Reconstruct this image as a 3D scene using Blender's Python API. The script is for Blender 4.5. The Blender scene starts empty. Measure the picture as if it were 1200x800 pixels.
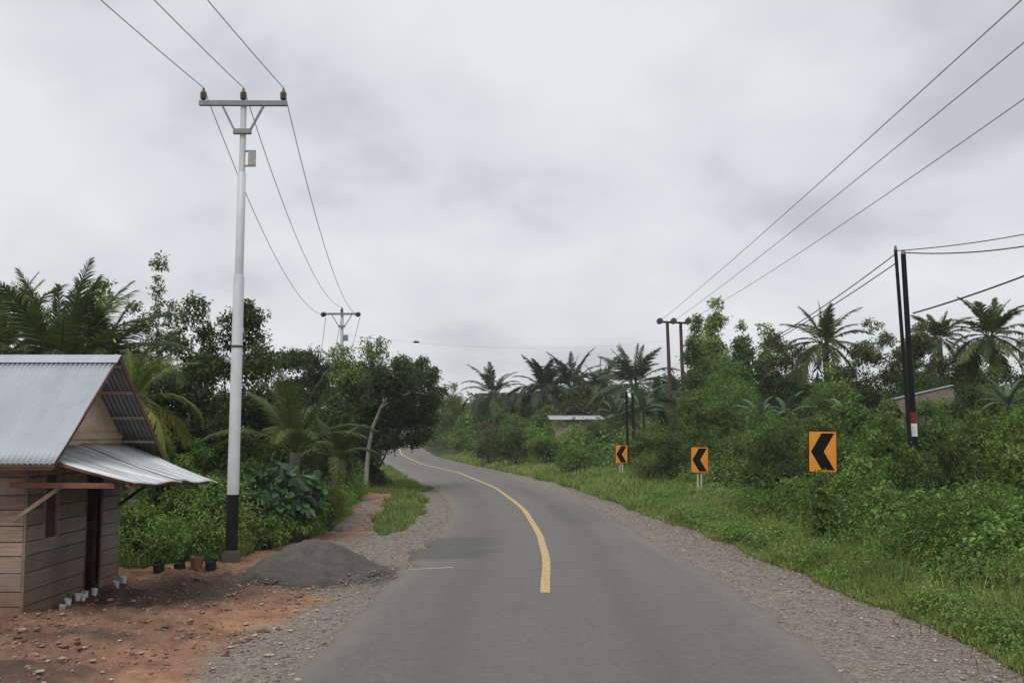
import bpy, math, random
import numpy as np
R_ = math.radians
scene = bpy.context.scene
col = scene.collection

# ---------------------------------------------------------------- camera
PITCH = R_(5.0); CAMH = 2.6
cam = bpy.data.objects.new('camera', bpy.data.cameras.new('camera'))
col.objects.link(cam)
cam.location = (0, 0, CAMH); cam.rotation_euler = (R_(90) + PITCH, 0, 0)
cam.data.sensor_width = 36.0; cam.data.lens = 36.0; cam.data.clip_start = 0.1; cam.data.clip_end = 3000
scene.camera = cam
scene.render.engine = 'CYCLES'
scene.cycles.max_bounces = 6
scene.cycles.transparent_max_bounces = 4

# ---------------------------------------------------------------- world: overcast sky
world = bpy.data.worlds.new('World'); scene.world = world; world.use_nodes = True
wt = world.node_tree; wt.nodes.clear()
def wn(t, **k):
    n = wt.nodes.new(t)
    for a, b in k.items(): setattr(n, a, b)
    return n
SUN_EL, SUN_ROT = R_(58), R_(200)
out = wn('ShaderNodeOutputWorld'); mixs = wn('ShaderNodeMixShader')
bg1 = wn('ShaderNodeBackground'); bg2 = wn('ShaderNodeBackground')
sky = wn('ShaderNodeTexSky', sky_type='NISHITA', sun_disc=False)
sky.sun_elevation = SUN_EL; sky.sun_rotation = SUN_ROT
bg1.inputs[1].default_value = 0.08
wt.links.new(sky.outputs[0], bg1.inputs[0])
tc = wn('ShaderNodeTexCoord'); sep = wn('ShaderNodeSeparateXYZ')
wt.links.new(tc.outputs['Generated'], sep.inputs[0])
def wmath(op, a, b=None):
    n = wn('ShaderNodeMath', operation=op)
    for i, v in enumerate((a, b)):
        if v is None: continue
        if hasattr(v, 'links'): wt.links.new(v, n.inputs[i])
        else: n.inputs[i].default_value = v
    return n.outputs[0]
zc = wmath('MAXIMUM', sep.outputs[2], 0.0)
den = wmath('ADD', zc, 0.42)
cu = wmath('DIVIDE', sep.outputs[0], den); cv = wmath('DIVIDE', sep.outputs[1], den)
comb = wn('ShaderNodeCombineXYZ'); wt.links.new(cu, comb.inputs[0]); wt.links.new(cv, comb.inputs[1])
nz = wn('ShaderNodeTexNoise'); nz.inputs['Scale'].default_value = 2.3; nz.inputs['Detail'].default_value = 7
nz.inputs['Roughness'].default_value = 0.52; nz.inputs['Distortion'].default_value = 0.12
mp = wn('ShaderNodeMapping'); mp.inputs['Location'].default_value = (3.1, 1.7, 0)
wt.links.new(comb.outputs[0], mp.inputs[0]); wt.links.new(mp.outputs[0], nz.inputs['Vector'])
ramp = wn('ShaderNodeValToRGB'); wt.links.new(nz.outputs[0], ramp.inputs[0])
e = ramp.color_ramp.elements
e[0].position = 0.34; e[0].color = (0.485, 0.50, 0.523, 1)
e[1].position = 0.62; e[1].color = (0.73, 0.74, 0.755, 1)
m1 = e.new(0.46); m1.color = (0.63, 0.643, 0.663, 1)
mr = wn('ShaderNodeMapRange', interpolation_type='SMOOTHSTEP')
mr.inputs[1].default_value = 0.42; mr.inputs[2].default_value = 1.0; mr.inputs[3].default_value = 1.0; mr.inputs[4].default_value = 2.2
wt.links.new(sep.outputs[2], mr.inputs[0])
wt.links.new(ramp.outputs[0], bg2.inputs[0]); wt.links.new(mr.outputs[0], bg2.inputs[1])
mixs.inputs[0].default_value = 0.93
wt.links.new(bg1.outputs[0], mixs.inputs[1]); wt.links.new(bg2.outputs[0], mixs.inputs[2])
wt.links.new(mixs.outputs[0], out.inputs[0])

# ---------------------------------------------------------------- sun through cloud
sl = bpy.data.lights.new('sun', 'SUN'); sl.energy = 1.4; sl.angle = R_(22); sl.color = (1.0, 0.97, 0.92)
sun = bpy.data.objects.new('sun', sl); col.objects.link(sun)
# direction towards the sun, same as the sky's
sd = (math.sin(SUN_ROT) * math.cos(SUN_EL), math.cos(SUN_ROT) * math.cos(SUN_EL), math.sin(SUN_EL))
from mathutils import Vector
sun.rotation_euler = Vector(sd).to_track_quat('Z', 'Y').to_euler()
scene.view_settings.view_transform = 'Standard'; scene.view_settings.look = 'None'
scene.view_settings.gamma = 1.0; scene.view_settings.exposure = 0.22; scene.view_settings.use_curve_mapping = False

# ---------------------------------------------------------------- helpers
def at(px, py, Y):
    u = (px - 600) / 1200.0; v = (400 - py) / 1200.0
    dy = math.cos(PITCH) - v * math.sin(PITCH); dz = math.sin(PITCH) + v * math.cos(PITCH)
    t = Y / dy
    return (u * t, Y, CAMH + dz * t)

def tag(o, label=None, cat=None, group=None, kind=None):
    if label: o['label'] = label
    if cat: o['category'] = cat
    if group: o['group'] = group
    if kind: o['kind'] = kind
    return o

def empty(name, loc=(0, 0, 0), rz=0.0):
    o = bpy.data.objects.new(name, None); o.location = loc; o.rotation_euler = (0, 0, rz)
    o.empty_display_size = 0.2
    col.objects.link(o); return o

def copy_tree(o, parent=None):
    c = o.copy(); col.objects.link(c)
    if parent: c.parent = parent
    for ch in list(o.children): copy_tree(ch, c)
    return c

def link_mesh(name, V, faces_flat, counts, mats, parent=None, attr=None, smooth=None, midx=None):
    me = bpy.data.meshes.new(name)
    V = np.asarray(V, dtype=np.float32); faces_flat = np.asarray(faces_flat, dtype=np.int32); counts = np.asarray(counts, dtype=np.int32)
    me.vertices.add(len(V)); me.vertices.foreach_set('co', V.ravel())
    me.loops.add(len(faces_flat)); me.loops.foreach_set('vertex_index', faces_flat)
    me.polygons.add(len(counts))
    st = np.zeros(len(counts), dtype=np.int32); st[1:] = np.cumsum(counts)[:-1]
    me.polygons.foreach_set('loop_start', st)
    try: me.polygons.foreach_set('loop_total', counts)
    except Exception: pass
    if smooth is not None: me.polygons.foreach_set('use_smooth', np.asarray(smooth, dtype=bool))
    if midx is not None: me.polygons.foreach_set('material_index', np.asarray(midx, dtype=np.int32))
    for m in (mats if isinstance(mats, (list, tuple)) else [mats]): me.materials.append(m)
    if attr is not None:
        for k, a in attr.items():
            at_ = me.attributes.new(k, 'FLOAT', 'POINT'); at_.data.foreach_set('value', np.asarray(a, dtype=np.float32))
    me.update(calc_edges=True); me.validate()
    o = bpy.data.objects.new(name, me); col.objects.link(o)
    if parent: o.parent = parent
    return o

class MB:
    def __init__(s): s.v = []; s.f = []; s.m = []; s.s = []; s.a = []
    def add(s, verts, faces, mi=0, smooth=False, a=0.5):
        b = len(s.v); s.v += [tuple(v) for v in verts]; s.a += [a] * len(verts)
        for f in faces: s.f.append(tuple(i + b for i in f)); s.m.append(mi); s.s.append(smooth)
    def box(s, c, size, mi=0, ax=None, a=0.5):
        c = np.array(c, float); h = np.array(size, float) / 2
        A = np.eye(3) if ax is None else np.array(ax, float)
        vs = [c + sx * h[0] * A[0] + sy * h[1] * A[1] + sz * h[2] * A[2] for sx in (-1, 1) for sy in (-1, 1) for sz in (-1, 1)]
        s.add(vs, [(0, 1, 3, 2), (4, 6, 7, 5), (0, 4, 5, 1), (2, 3, 7, 6), (0, 2, 6, 4), (1, 5, 7, 3)], mi, a=a)
    def bar(s, p0, p1, w, h, mi=0, up=(0, 0, 1), a=0.5):
        p0 = np.array(p0, float); p1 = np.array(p1, float); d = p1 - p0; L = np.linalg.norm(d); d /= L
        up = np.array(up, float); sd_ = np.cross(d, up); n = np.linalg.norm(sd_)
        if n < 1e-4: sd_ = np.cross(d, (1, 0, 0)); n = np.linalg.norm(sd_)
        sd_ /= n; u2 = np.cross(sd_, d)
        s.box((p0 + p1) / 2, (L, w, h), mi, (d, sd_, u2), a)
    def tube(s, pts, rad, seg=10, mi=0, cap=True, a=0.5):
        pts = [np.array(p, float) for p in pts]
        if not hasattr(rad, '__len__'): rad = [rad] * len(pts)
        ref = np.array((0.0, 0, 1)) if abs((pts[-1] - pts[0])[2]) < 0.8 * np.linalg.norm(pts[-1] - pts[0]) else np.array((1.0, 0, 0))
        vs = []; fs = []
        for i, p in enumerate(pts):
            d = pts[min(i + 1, len(pts) - 1)] - pts[max(i - 1, 0)]; L = np.linalg.norm(d)
            d = d / L if L > 1e-9 else np.array((0, 0, 1.0))
            x = np.cross(d, ref); x /= (np.linalg.norm(x) + 1e-9); y = np.cross(d, x)
            for k in range(seg):
                t = 2 * math.pi * k / seg; vs.append(p + rad[i] * (math.cos(t) * x + math.sin(t) * y))
        for i in range(len(pts) - 1):
            for k in range(seg):
                k2 = (k + 1) % seg; fs.append((i * seg + k, i * seg + k2, (i + 1) * seg + k2, (i + 1) * seg + k))
        s.add(vs, fs, mi, True, a)
        if cap:
            s.add(vs[:seg], [tuple(range(seg))], mi, False, a); s.add(vs[-seg:], [tuple(range(seg))[::-1]], mi, False, a)
    def build(s, name, mats, parent=None):
        flat = [i for f in s.f for i in f]
        return link_mesh(name, np.array(s.v), flat, [len(f) for f in s.f], mats, parent, {'v': s.a}, s.s, s.m)

# numpy value noise
def hash2(ix, iy, seed):
    h = (ix.astype(np.int64) * 374761393 + iy.astype(np.int64) * 668265263 + seed * 974634777) & 0xffffffff
    h = ((h ^ (h >> 13)) * 1274126177) & 0xffffffff
    return ((h ^ (h >> 16)) & 0xffff) / 65535.0
def vnoise(x, y, seed=0):
    ix = np.floor(x); iy = np.floor(y); fx = x - ix; fy = y - iy
    fx = fx * fx * (3 - 2 * fx); fy = fy * fy * (3 - 2 * fy)
    a = hash2(ix, iy, seed); b = hash2(ix + 1, iy, seed); c = hash2(ix, iy + 1, seed); d = hash2(ix + 1, iy + 1, seed)
    return (a * (1 - fx) + b * fx) * (1 - fy) + (c * (1 - fx) + d * fx) * fy
def fbm(x, y, seed=0, oct=4):
    x = np.asarray(x, float); y = np.asarray(y, float); s = 0; w = 0.5; t = 0
    for o in range(oct): s = s + w * vnoise(x * 2 ** o, y * 2 ** o, seed + o); t += w; w *= 0.5
    return s / t
def ss(a, b, x):
    t = np.clip((np.asarray(x, float) - a) / (b - a), 0, 1); return t * t * (3 - 2 * t)

# ---------------------------------------------------------------- course of the road
YY = np.arange(-20, 330, 0.25)
def smooth_tab(ys, xs, w=4.0):
    y = np.interp(YY, ys, xs); n = int(w / 0.25); k = np.hanning(n + 2)[1:-1]; k /= k.sum()
    yp = np.concatenate([np.full(n, y[0]), y, np.full(n, y[-1])])
    return np.convolve(yp, k, 'same')[n:-n]
LT = smooth_tab([-20, 10.6, 16, 21.5, 24.6, 29, 32.8, 37, 41.6, 48, 65, 89, 115, 150, 200, 330],
                [-2.45, -2.3, -2.17, -2.0, -1.9, -1.8, -1.95, -2.3, -2.85, -3.9, -6.9, -11.0, -15, -19.5, -24, -34])
RT = smooth_tab([-20, 10.6, 16, 20.8, 24, 32.8, 40, 48, 62.4, 82, 105, 150, 200, 330],
                [3.4, 3.55, 3.7, 3.5, 3.3, 2.95, 2.35, 1.5, -.15, -3.9, -8.2, -14, -18.5, -28])
CT = smooth_tab([-20, 16.25, 20.1, 25, 32.8, 36.3, 45.9, 62.4, 79, 107.6, 150, 200, 330],
                [0.35, .51, .68, .68, .41, .15, -.73, -3.2, -6.9, -11.6, -16.6, -21.2, -31])
GT = smooth_tab([-20, 10.76, 13.9, 19.5, 23.1, 26.7, 36.7, 52, 62, 82, 105, 150, 200, 330],
                [5.3, 5.4, 5.5, 5.2, 5.0, 4.7, 3.75, 2.1, .35, -3.5, -7.9, -13.7, -18.2, -27])
Lx = lambda y: np.interp(y, YY, LT); Rx = lambda y: np.interp(y, YY, RT)
Cx = lambda y: np.interp(y, YY, CT); Gx = lambda y: np.interp(y, YY, GT)
def road_z(y): return 0.47 * ss(85, 150, y) + 2.2 * ss(150, 300, y)
def gh(x, y, micro=True):
    x = np.asarray(x, float); y = np.asarray(y, float)
    dr = x - Gx(y); dl = Lx(y) - x
    z = road_z(y) + 0.42 * ss(0.0, 3.0, dr) + 1.0 * ss(3, 26, dr) + 0.25 * ss(6, 30, dl) + 5.0 * ss(30, 160, dr) * ss(60, 200, y) + 3 * ss(30, 160, dl) * ss(60, 200, y)
    if micro:
        off = np.minimum(np.abs(x - Lx(y)), np.abs(x - Rx(y)))
        inside = (x > Lx(y)) & (x < Rx(y))
        rid = ss(1.2, 2.2, dl) * (1 - ss(5.5, 8, dl)) * (1 - ss(19, 21, y)) * ((np.abs(fbm((x + y * .35) * 1.3, y * .5, 13) - .5)) * -.34 + (fbm(x * 2.6, y * 2.0, 14, 3) - .5) * .10 + .05 * ss(.55, .7, fbm(x * 7, y * 6, 15, 2)))
        z = z + rid + np.where(inside, -0.06 * ss(0, .25, off), ss(0.0, 1.0, off) * ((fbm(x * 0.9, y * 0.9, 5) - .5) * .16 + (fbm(x * 5, y * 5, 9, 3) - .5) * .07 * (dl > 0.5)))
    return z
def ghs(x, y): return float(gh(x, y))
# left edge of the bare soil (vegetation grows beyond it)
def veg_left(x, y):
    yb = np.interp(x, [-60, -7.4, -5.9, -5.2, -4.7], [19.9, 19.9, 21.0, 23.2, 28.0])
    xb = np.interp(y, [26, 33, 44.5, 47, 60], [-4.7, -5.2, -6.2, -5.0, -8.0])
    wob = (fbm(x * .7, y * .7, 77) - .5) * .9
    a = (x < -4.7) & (y + wob > yb) & (y < 28)
    b = (y >= 28) & (x + wob * .6 < np.where(y < 46, xb, Lx(y) - .5))
    return a | b
def strip_left(x, y):
    wob = (fbm(x * 1.3, y * 1.3, 31) - .5) * .9
    c = np.interp(y, [26, 33, 42, 46], [-3.35, -3.45, -4.3, -4.6]); w = np.interp(y, [25.5, 28, 38, 44, 47], [0, .55, .6, .5, 1.2])
    return (np.abs(x + wob - c) < w) & (y > 25.5) & (y < 47)

# ---------------------------------------------------------------- materials
def mat(name):
    m = bpy.data.materials.new(name); m.use_nodes = True
    nt = m.node_tree; b = nt.nodes['Principled BSDF']; return m, nt, b
def N(nt, t, **k):
    n = nt.nodes.new(t)
    for a, b in k.items(): setattr(n, a, b)
    return n
def noise(nt, scale, detail=5, rough=.6, vec=None, dist=0):
    n = N(nt, 'ShaderNodeTexNoise'); n.inputs['Scale'].default_value = scale; n.inputs['Detail'].default_value = detail
    n.inputs['Roughness'].default_value = rough; n.inputs['Distortion'].default_value = dist
    if vec is not None: nt.links.new(vec, n.inputs['Vector'])
    return n.outputs[0]
def rampn(nt, fac, stops):
    r = N(nt, 'ShaderNodeValToRGB'); nt.links.new(fac, r.inputs[0]); el = r.color_ramp.elements
    while len(el) > 1: el.remove(el[-1])
    el[0].position = stops[0][0]; el[0].color = (*stops[0][1], 1)
    for p, c in stops[1:]: q = el.new(p); q.color = (*c, 1)
    return r.outputs[0]
def mixc(nt, fac, a, b, mode='MIX'):
    n = N(nt, 'ShaderNodeMix', data_type='RGBA', blend_type=mode)
    for i, v in ((0, fac), (6, a), (7, b)):
        if hasattr(v, 'links'): nt.links.new(v, n.inputs[i])
        elif i == 0: n.inputs[0].default_value = v
        else: n.inputs[i].default_value = (*v, 1)
    return n.outputs[2]
def geo(nt): return N(nt, 'ShaderNodeNewGeometry').outputs['Position']
def objc(nt): return N(nt, 'ShaderNodeTexCoord').outputs['Object']
def scaled(nt, vec, s):
    m = N(nt, 'ShaderNodeMapping'); m.inputs['Scale'].default_value = s; nt.links.new(vec, m.inputs[0]); return m.outputs[0]
def bump(nt, b, h, strength=.4, dist=.02):
    n = N(nt, 'ShaderNodeBump'); n.inputs['Strength'].default_value = strength; n.inputs['Distance'].default_value = dist
    nt.links.new(h, n.inputs['Height']); nt.links.new(n.outputs[0], b.inputs['Normal'])
def attr(nt, name):
    return N(nt, 'ShaderNodeAttribute', attribute_name=name).outputs['Fac']
def simple(name, c, rough=.7, metal=0, var=.25, scale=6, stretch=(1, 1, 1), bumpd=0, spec=.4):
    m, nt, b = mat(name)
    v = scaled(nt, objc(nt), stretch); n1 = noise(nt, scale, 6, .65, v)
    c1 = tuple(x * (1 - var) for x in c); c2 = tuple(min(1, x * (1 + var)) for x in c)
    nt.links.new(rampn(nt, n1, [(.3, c1), (.7, c2)]), b.inputs['Base Color'])
    b.inputs['Roughness'].default_value = rough; b.inputs['Metallic'].default_value = metal; b.inputs['Specular IOR Level'].default_value = spec
    if bumpd: bump(nt, b, n1, .5, bumpd)
    return m

def foliage(name, c0, c1, c2, trans=.3, rough=.6, spec=.13):
    m, nt, b = mat(name)
    rnd = N(nt, 'ShaderNodeObjectInfo').outputs['Random']
    colr = rampn(nt, attr(nt, 'v'), [(0.0, c0), (.5, c1), (1.0, c2)])
    hs = N(nt, 'ShaderNodeHueSaturation'); nt.links.new(colr, hs.inputs['Color'])
    mrn = N(nt, 'ShaderNodeMapRange'); mrn.inputs[3].default_value = .78; mrn.inputs[4].default_value = 1.22
    nt.links.new(rnd, mrn.inputs[0]); nt.links.new(mrn.outputs[0], hs.inputs['Value'])
    mr2 = N(nt, 'ShaderNodeMapRange'); mr2.inputs[3].default_value = .485; mr2.inputs[4].default_value = .505
    m3 = N(nt, 'ShaderNodeMath', operation='FRACT'); m4 = N(nt, 'ShaderNodeMath', operation='MULTIPLY'); m4.inputs[1].default_value = 7.31
    nt.links.new(rnd, m4.inputs[0]); nt.links.new(m4.outputs[0], m3.inputs[0]); nt.links.new(m3.outputs[0], mr2.inputs[0])
    nt.links.new(mr2.outputs[0], hs.inputs['Hue'])
    nt.links.new(hs.outputs[0], b.inputs['Base Color'])
    b.inputs['Roughness'].default_value = rough; b.inputs['Specular IOR Level'].default_value = spec
    tr = N(nt, 'ShaderNodeBsdfTranslucent'); nt.links.new(hs.outputs[0], tr.inputs[0])
    mx = N(nt, 'ShaderNodeMixShader'); mx.inputs[0].default_value = trans
    nt.links.new(b.outputs[0], mx.inputs[1]); nt.links.new(tr.outputs[0], mx.inputs[2])
    nt.links.new(mx.outputs[0], nt.nodes['Material Output'].inputs[0])
    return m
def srgb(r, g, b):
    f = lambda c: ((c / 255 + .055) / 1.055) ** 2.4 if c > 10 else c / 255 / 12.92
    return (f(r), f(g), f(b))
F = {
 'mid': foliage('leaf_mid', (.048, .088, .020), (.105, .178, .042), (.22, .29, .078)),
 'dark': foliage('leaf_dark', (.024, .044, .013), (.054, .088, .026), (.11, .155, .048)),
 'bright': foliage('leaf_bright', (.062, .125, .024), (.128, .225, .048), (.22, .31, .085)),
 'lime': foliage('leaf_lime', (.09, .16, .025), (.15, .23, .04), (.23, .30, .07)),
 'olive': foliage('leaf_olive', (.045, .052, .020), (.095, .105, .038), (.20, .19, .08)),
 'palm': foliage('leaf_palm', (.028, .050, .016), (.058, .090, .026), (.14, .165, .045), .3, .6, .15),
 'palmdark': foliage('leaf_palm_dark', (.022, .038, .020), (.046, .070, .034), (.10, .12, .052), .2, .6, .15),
 'palmlight': foliage('leaf_palm_light', (.055, .085, .02), (.11, .155, .035), (.27, .25, .06), .35, .6, .15),
 'blue': foliage('leaf_bluegreen', (.03, .06, .03), (.06, .11, .055), (.11, .17, .09), .25),
 'grass': foliage('grass_blade', (.082, .132, .028), (.145, .21, .050), (.28, .29, .11), .3, .5),
 'weed': foliage('weed_leaf', (.068, .128, .028), (.135, .225, .052), (.23, .31, .09), .35, .6),
 'dry': foliage('leaf_dry', (.10, .06, .025), (.20, .13, .055), (.32, .24, .11), .2, .8, .1),
}
BARK = simple('bark', (.09, .072, .055), .9, 0, .4, 9, (1, 1, .3), .01, .1)
BARKW = simple('bark_pale', (.36, .34, .31), .85, 0, .35, 7, (1, 1, .5), .01, .1)
PALMBARK = simple('bark_palm', (.12, .105, .09), .9, 0, .35, 14, (.4, .4, 1.8), .015, .1)

# ---------------------------------------------------------------- vectorised foliage
def nrm(a): return a / (np.linalg.norm(a, axis=-1, keepdims=True) + 1e-9)
def sphere(rng, n):
    return nrm(rng.normal(size=(n, 3)))
def leaf_geo(pos, axis, nor, L, W, droop=.15, fold=.12):
    """folded leaves: base, left, tip, right + heel; two quads each"""
    axis = nrm(axis); side = nrm(np.cross(axis, nor)); up = np.cross(side, axis)
    L = np.broadcast_to(np.asarray(L, float), (len(pos),))[:, None]; W = np.broadcast_to(np.asarray(W, float), (len(pos),))[:, None]
    b = pos; m = pos + axis * L * .45
    l = m + side * W * .5 + up * W * fold * 2; r = m - side * W * .5 + up * W * fold * 2
    t = pos + axis * L - up * L * droop - np.array((0, 0, 1)) * L * droop * .5
    V = np.stack([b, l, t, r], 1).reshape(-1, 3); n = len(pos); i = np.arange(n)[:, None] * 4
    Fq = np.concatenate([i + np.array([[0, 1, 2]]), i + np.array([[0, 2, 3]])], 1).reshape(-1)
    return V, Fq, np.full(2 * n, 3)
def round_leaf_geo(pos, axis, nor, L, W, droop=.2):
    # broad rounded leaf: midrib of three points, two points on each rim
    axis = nrm(axis); side = nrm(np.cross(axis, nor)); up = np.cross(side, axis)
    L = np.broadcast_to(np.asarray(L, float), (len(pos),))[:, None]; W = np.broadcast_to(np.asarray(W, float), (len(pos),))[:, None]
    def P(t, s): return pos + axis * L * t + side * W * s + up * W * abs(s) * .25 - (up * .5 + np.array((0, 0, .5))) * L * droop * t * t
    V = np.stack([P(0, 0), P(.5, 0), P(1, 0), P(.06, .3), P(.42, .52), P(.80, .36), P(.06, -.3), P(.42, -.52), P(.80, -.36)], 1).reshape(-1, 3)
    T = np.array([[0, 3, 4], [0, 4, 1], [1, 4, 5], [1, 5, 2], [0, 7, 6], [0, 1, 7], [1, 8, 7], [1, 2, 8]])
    n = len(pos); i = np.arange(n)[:, None, None] * 9
    return V, (i + T[None]).reshape(-1), np.full(8 * n, 3)
def blade_geo(pos, axis, side, L, W, bend):
    axis = nrm(axis); side = nrm(side)
    L = np.broadcast_to(np.asarray(L, float), (len(pos),))[:, None]; W = np.broadcast_to(np.asarray(W, float), (len(pos),))[:, None]
    a = pos + side * W * .35; b = pos - side * W * .35
    m = pos + axis * L * .5 + bend * L * .18; c = m + side * W * .5; d = m - side * W * .5
    t = pos + axis * L * .95 + bend * L * .6
    V = np.stack([a, b, c, d, t], 1).reshape(-1, 3); n = len(pos); i = np.arange(n)[:, None] * 5
    Fq = np.concatenate([i + np.array([[0, 1, 3]]), i + np.array([[0, 3, 2]]), i + np.array([[2, 3, 4]])], 1).reshape(-1)
    return V, Fq, np.full(3 * n, 3)
def build_leaves(name, geoms, mats, parent, var, per):
    Vs = []; Fs = []; Cs = []; b = 0
    for V, Fq, c in geoms: Vs.append(V); Fs.append(Fq + b); Cs.append(c); b += len(V)
    return link_mesh(name, np.concatenate(Vs), np.concatenate(Fs), np.concatenate(Cs), mats, parent, {'v': np.repeat(var, per)})

def crown_leaves(rng, C, Rc, n, L, W, flat=.75, droop=.2, upb=.15, wild=.9, spr=8, axdown=.2, rnd_=False):
    nS = max(4, n // spr); w = Rc ** 2; idx = rng.choice(len(C), nS, p=w / w.sum())
    d = sphere(rng, nS); d[:, 2] = d[:, 2] * flat + upb; r = Rc[idx] * (.72 + .55 * rng.random(nS) ** 2.2)
    n = nS * spr; t = .3 + .75 * rng.random((nS, spr)) ** .7
    pos = C[idx][:, None] + (d * r[:, None])[:, None] * t[..., None]
    pos[..., 2] -= droop * r[:, None] * t ** 2
    pos = pos.reshape(-1, 3) + rng.normal(size=(n, 3)) * L * .45
    dd = np.repeat(nrm(d), spr, 0)
    ax = dd * .6 + sphere(rng, n) * wild - np.array((0, 0, axdown))
    no = dd * .5 + np.array((0, 0, .8)) + sphere(rng, n) * .55
    LL = L * (.6 + .7 * rng.random(n))
    cl = rng.random(len(C))[idx]; sp = rng.random(nS)
    var = np.clip(np.repeat(.30 * cl + .25 * sp, spr) + .45 * rng.random(n), 0, 1)
    return (round_leaf_geo(pos, ax, no, LL, LL * W) if rnd_ else leaf_geo(pos, ax, no, LL, LL * W)), var

def curve_pts(p0, p1, sag, n, rng=None, wob=0):
    p0 = np.array(p0, float); p1 = np.array(p1, float); out_ = []
    for i in range(n + 1):
        t = i / n; p = p0 * (1 - t) + p1 * t; p = p + np.array(sag) * 4 * t * (1 - t)
        if rng is not None and 0 < i < n: p = p + rng.normal(size=3) * wob
        out_.append(p)
    return out_

_seed = [100]
def broadleaf(name, label, px, top, wpx, Y, cb=.3, leaf=None, m='mid', dens=3.0, nC=16, cr=.34, trunk=True, tm=None, cat='tree',
              group=None, W=.5, flat=.75, shape='round', lean=0.0, tr=None, cap=15000, parts=True, axdown=.2, wild=.9, dx=0, rnd_=False):
    _seed[0] += 1; rng = np.random.default_rng(_seed[0])
    X, _, Zt = at(px, top, Y); zg = ghs(X, Y); H = Zt - zg; R = wpx / 2 / 1200 * Y
    L = leaf if leaf else max(.10, 2.7 * Y / 1024)
    root = empty(name, (X, Y, zg)); tag(root, label, cat, group)
    zb = H * cb; hc = (H - zb) / 2; zc_ = zb + hc
    u = sphere(rng, nC); rr = (.35 + .65 * rng.random(nC) ** .6)
    Rc0 = cr * min(R, hc * 1.3) * 1.0
    Rc = Rc0 * (.65 + .7 * rng.random(nC))
    P = u * rr[:, None]
    if shape == 'cone': P[:, :2] *= (1.05 - .75 * (P[:, 2:3] * .5 + .5))
    if shape == 'dome': P[:, 2] = np.abs(P[:, 2]) * 1.6 - .6
    if shape == 'flat': P[:, 2] = P[:, 2] * .6 + .3
    C = np.stack([P[:, 0] * np.maximum(R - Rc * .8, R * .3), P[:, 1] * np.maximum(R - Rc * .8, R * .3), zc_ + P[:, 2] * np.maximum(hc - Rc * .7, hc * .3)], 1)
    C[:, 0] += lean * (C[:, 2] / H) ** 1.3 + dx
    C[0] = (lean + dx, 0, H - Rc[0] * .9)
    if shape == 'cone':
        for k in range(1, min(7, nC)): C[k] = (rng.normal() * R * .12, rng.normal() * R * .12, H - (H - zb) * k / 7 - Rc[k] * .5)
    area = math.pi * R * hc
    n = int(min(cap, max(300, dens * area / (L * L * W * .5))))
    g, var = crown_leaves(rng, C, Rc, n, L, W, flat, axdown=axdown, wild=wild, rnd_=rnd_)
    cr_o = build_leaves('crown' if cat == 'tree' else 'foliage', [g], [F[m]], root, var, 9 if rnd_ else 4)
    mb = MB(); r0 = tr if tr else max(.05, H * .018)
    top_t = np.array((lean * .6 + dx * .6, 0, zb + hc * .9))
    if trunk:
        tp = [(0, 0, -.15)] + [tuple(np.array((0, 0, 0)) * (1 - t) + top_t * t + np.array((lean * (t ** 2 - t) * .3, 0, 0)) + rng.normal(size=3) * .05 * H * .15 * (0 < t < 1)) for t in (0, .25, .5, .75, 1)]
        mb.tube(tp, [r0 * 1.25, r0 * 1.1, r0 * .9, r0 * .75, r0 * .6, r0 * .35], 8)
        order = np.argsort(C[:, 2]) if tm is None else []
        for j in order[:14]:
            s = np.clip((C[j, 2] / H) * .75 * rng.uniform(.6, 1), .2, .92); q0 = np.array(tp[1]) * (1 - s) + top_t * s
            mb.tube(curve_pts(q0, C[j], (0, 0, -.04 * H * rng.random()), 4, rng, .012 * H), [r0 * .45, r0 * .38, r0 * .3, r0 * .2, r0 * .1], 5, cap=False)
    else:
        for j in range(min(nC, 9)):
            mb.tube(curve_pts((rng.normal() * .1 * R, rng.normal() * .1 * R, -.1), C[j], (0, 0, .1 * H), 4, rng, .02 * H), [.028, .024, .02, .014, .008], 5, cap=False)
    mb.build('trunk' if trunk else 'stems', [tm or BARK], root)
    return root

def frond(rng, p0, az, el, FL, bend, leafL, W, pairs, lift=.25, twist=0.0):
    n = 14; pts = [np.array(p0, float)]; e_ = el; dirs = []
    for i in range(n):
        t = (i + .5) / n; ee = el - bend * t ** 1.25
        d = np.array((math.cos(az) * math.cos(ee), math.sin(az) * math.cos(ee), math.sin(ee))); dirs.append(d)
        pts.append(pts[-1] + d * FL / n)
    dirs.append(dirs[-1]); pts = np.array(pts); dirs = np.array(dirs)
    t = np.linspace(.14, .995, pairs); ii = t * n; i0 = np.minimum(ii.astype(int), n - 1); f = (ii - i0)[:, None]
    base = pts[i0] * (1 - f) + pts[i0 + 1] * f; tan = nrm(dirs[i0] * (1 - f) + dirs[i0 + 1] * f)
    sd_ = nrm(np.cross(tan, np.array((0, 0, 1.0)) + 1e-3 + twist)); up = np.cross(sd_, tan)
    prof = np.sin(np.pi * np.clip(.12 + .86 * t, 0, 1)) ** .6 * .95 + .05
    B = []; A = []; S = []; LL = []
    for s in (1, -1):
        a = sd_ * s * (1 - .35 * t[:, None]) + tan * (.45 + .6 * t[:, None]) + up * lift + rng.normal(size=(pairs, 3)) * .10
        B.append(base); A.append(a); S.append(np.cross(nrm(a), nrm(up + .4 * s * sd_))); LL.append(leafL * prof * rng.uniform(.85, 1.1, pairs))
    return pts, np.concatenate(B), np.concatenate(A), np.concatenate(S), np.concatenate(LL)

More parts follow.
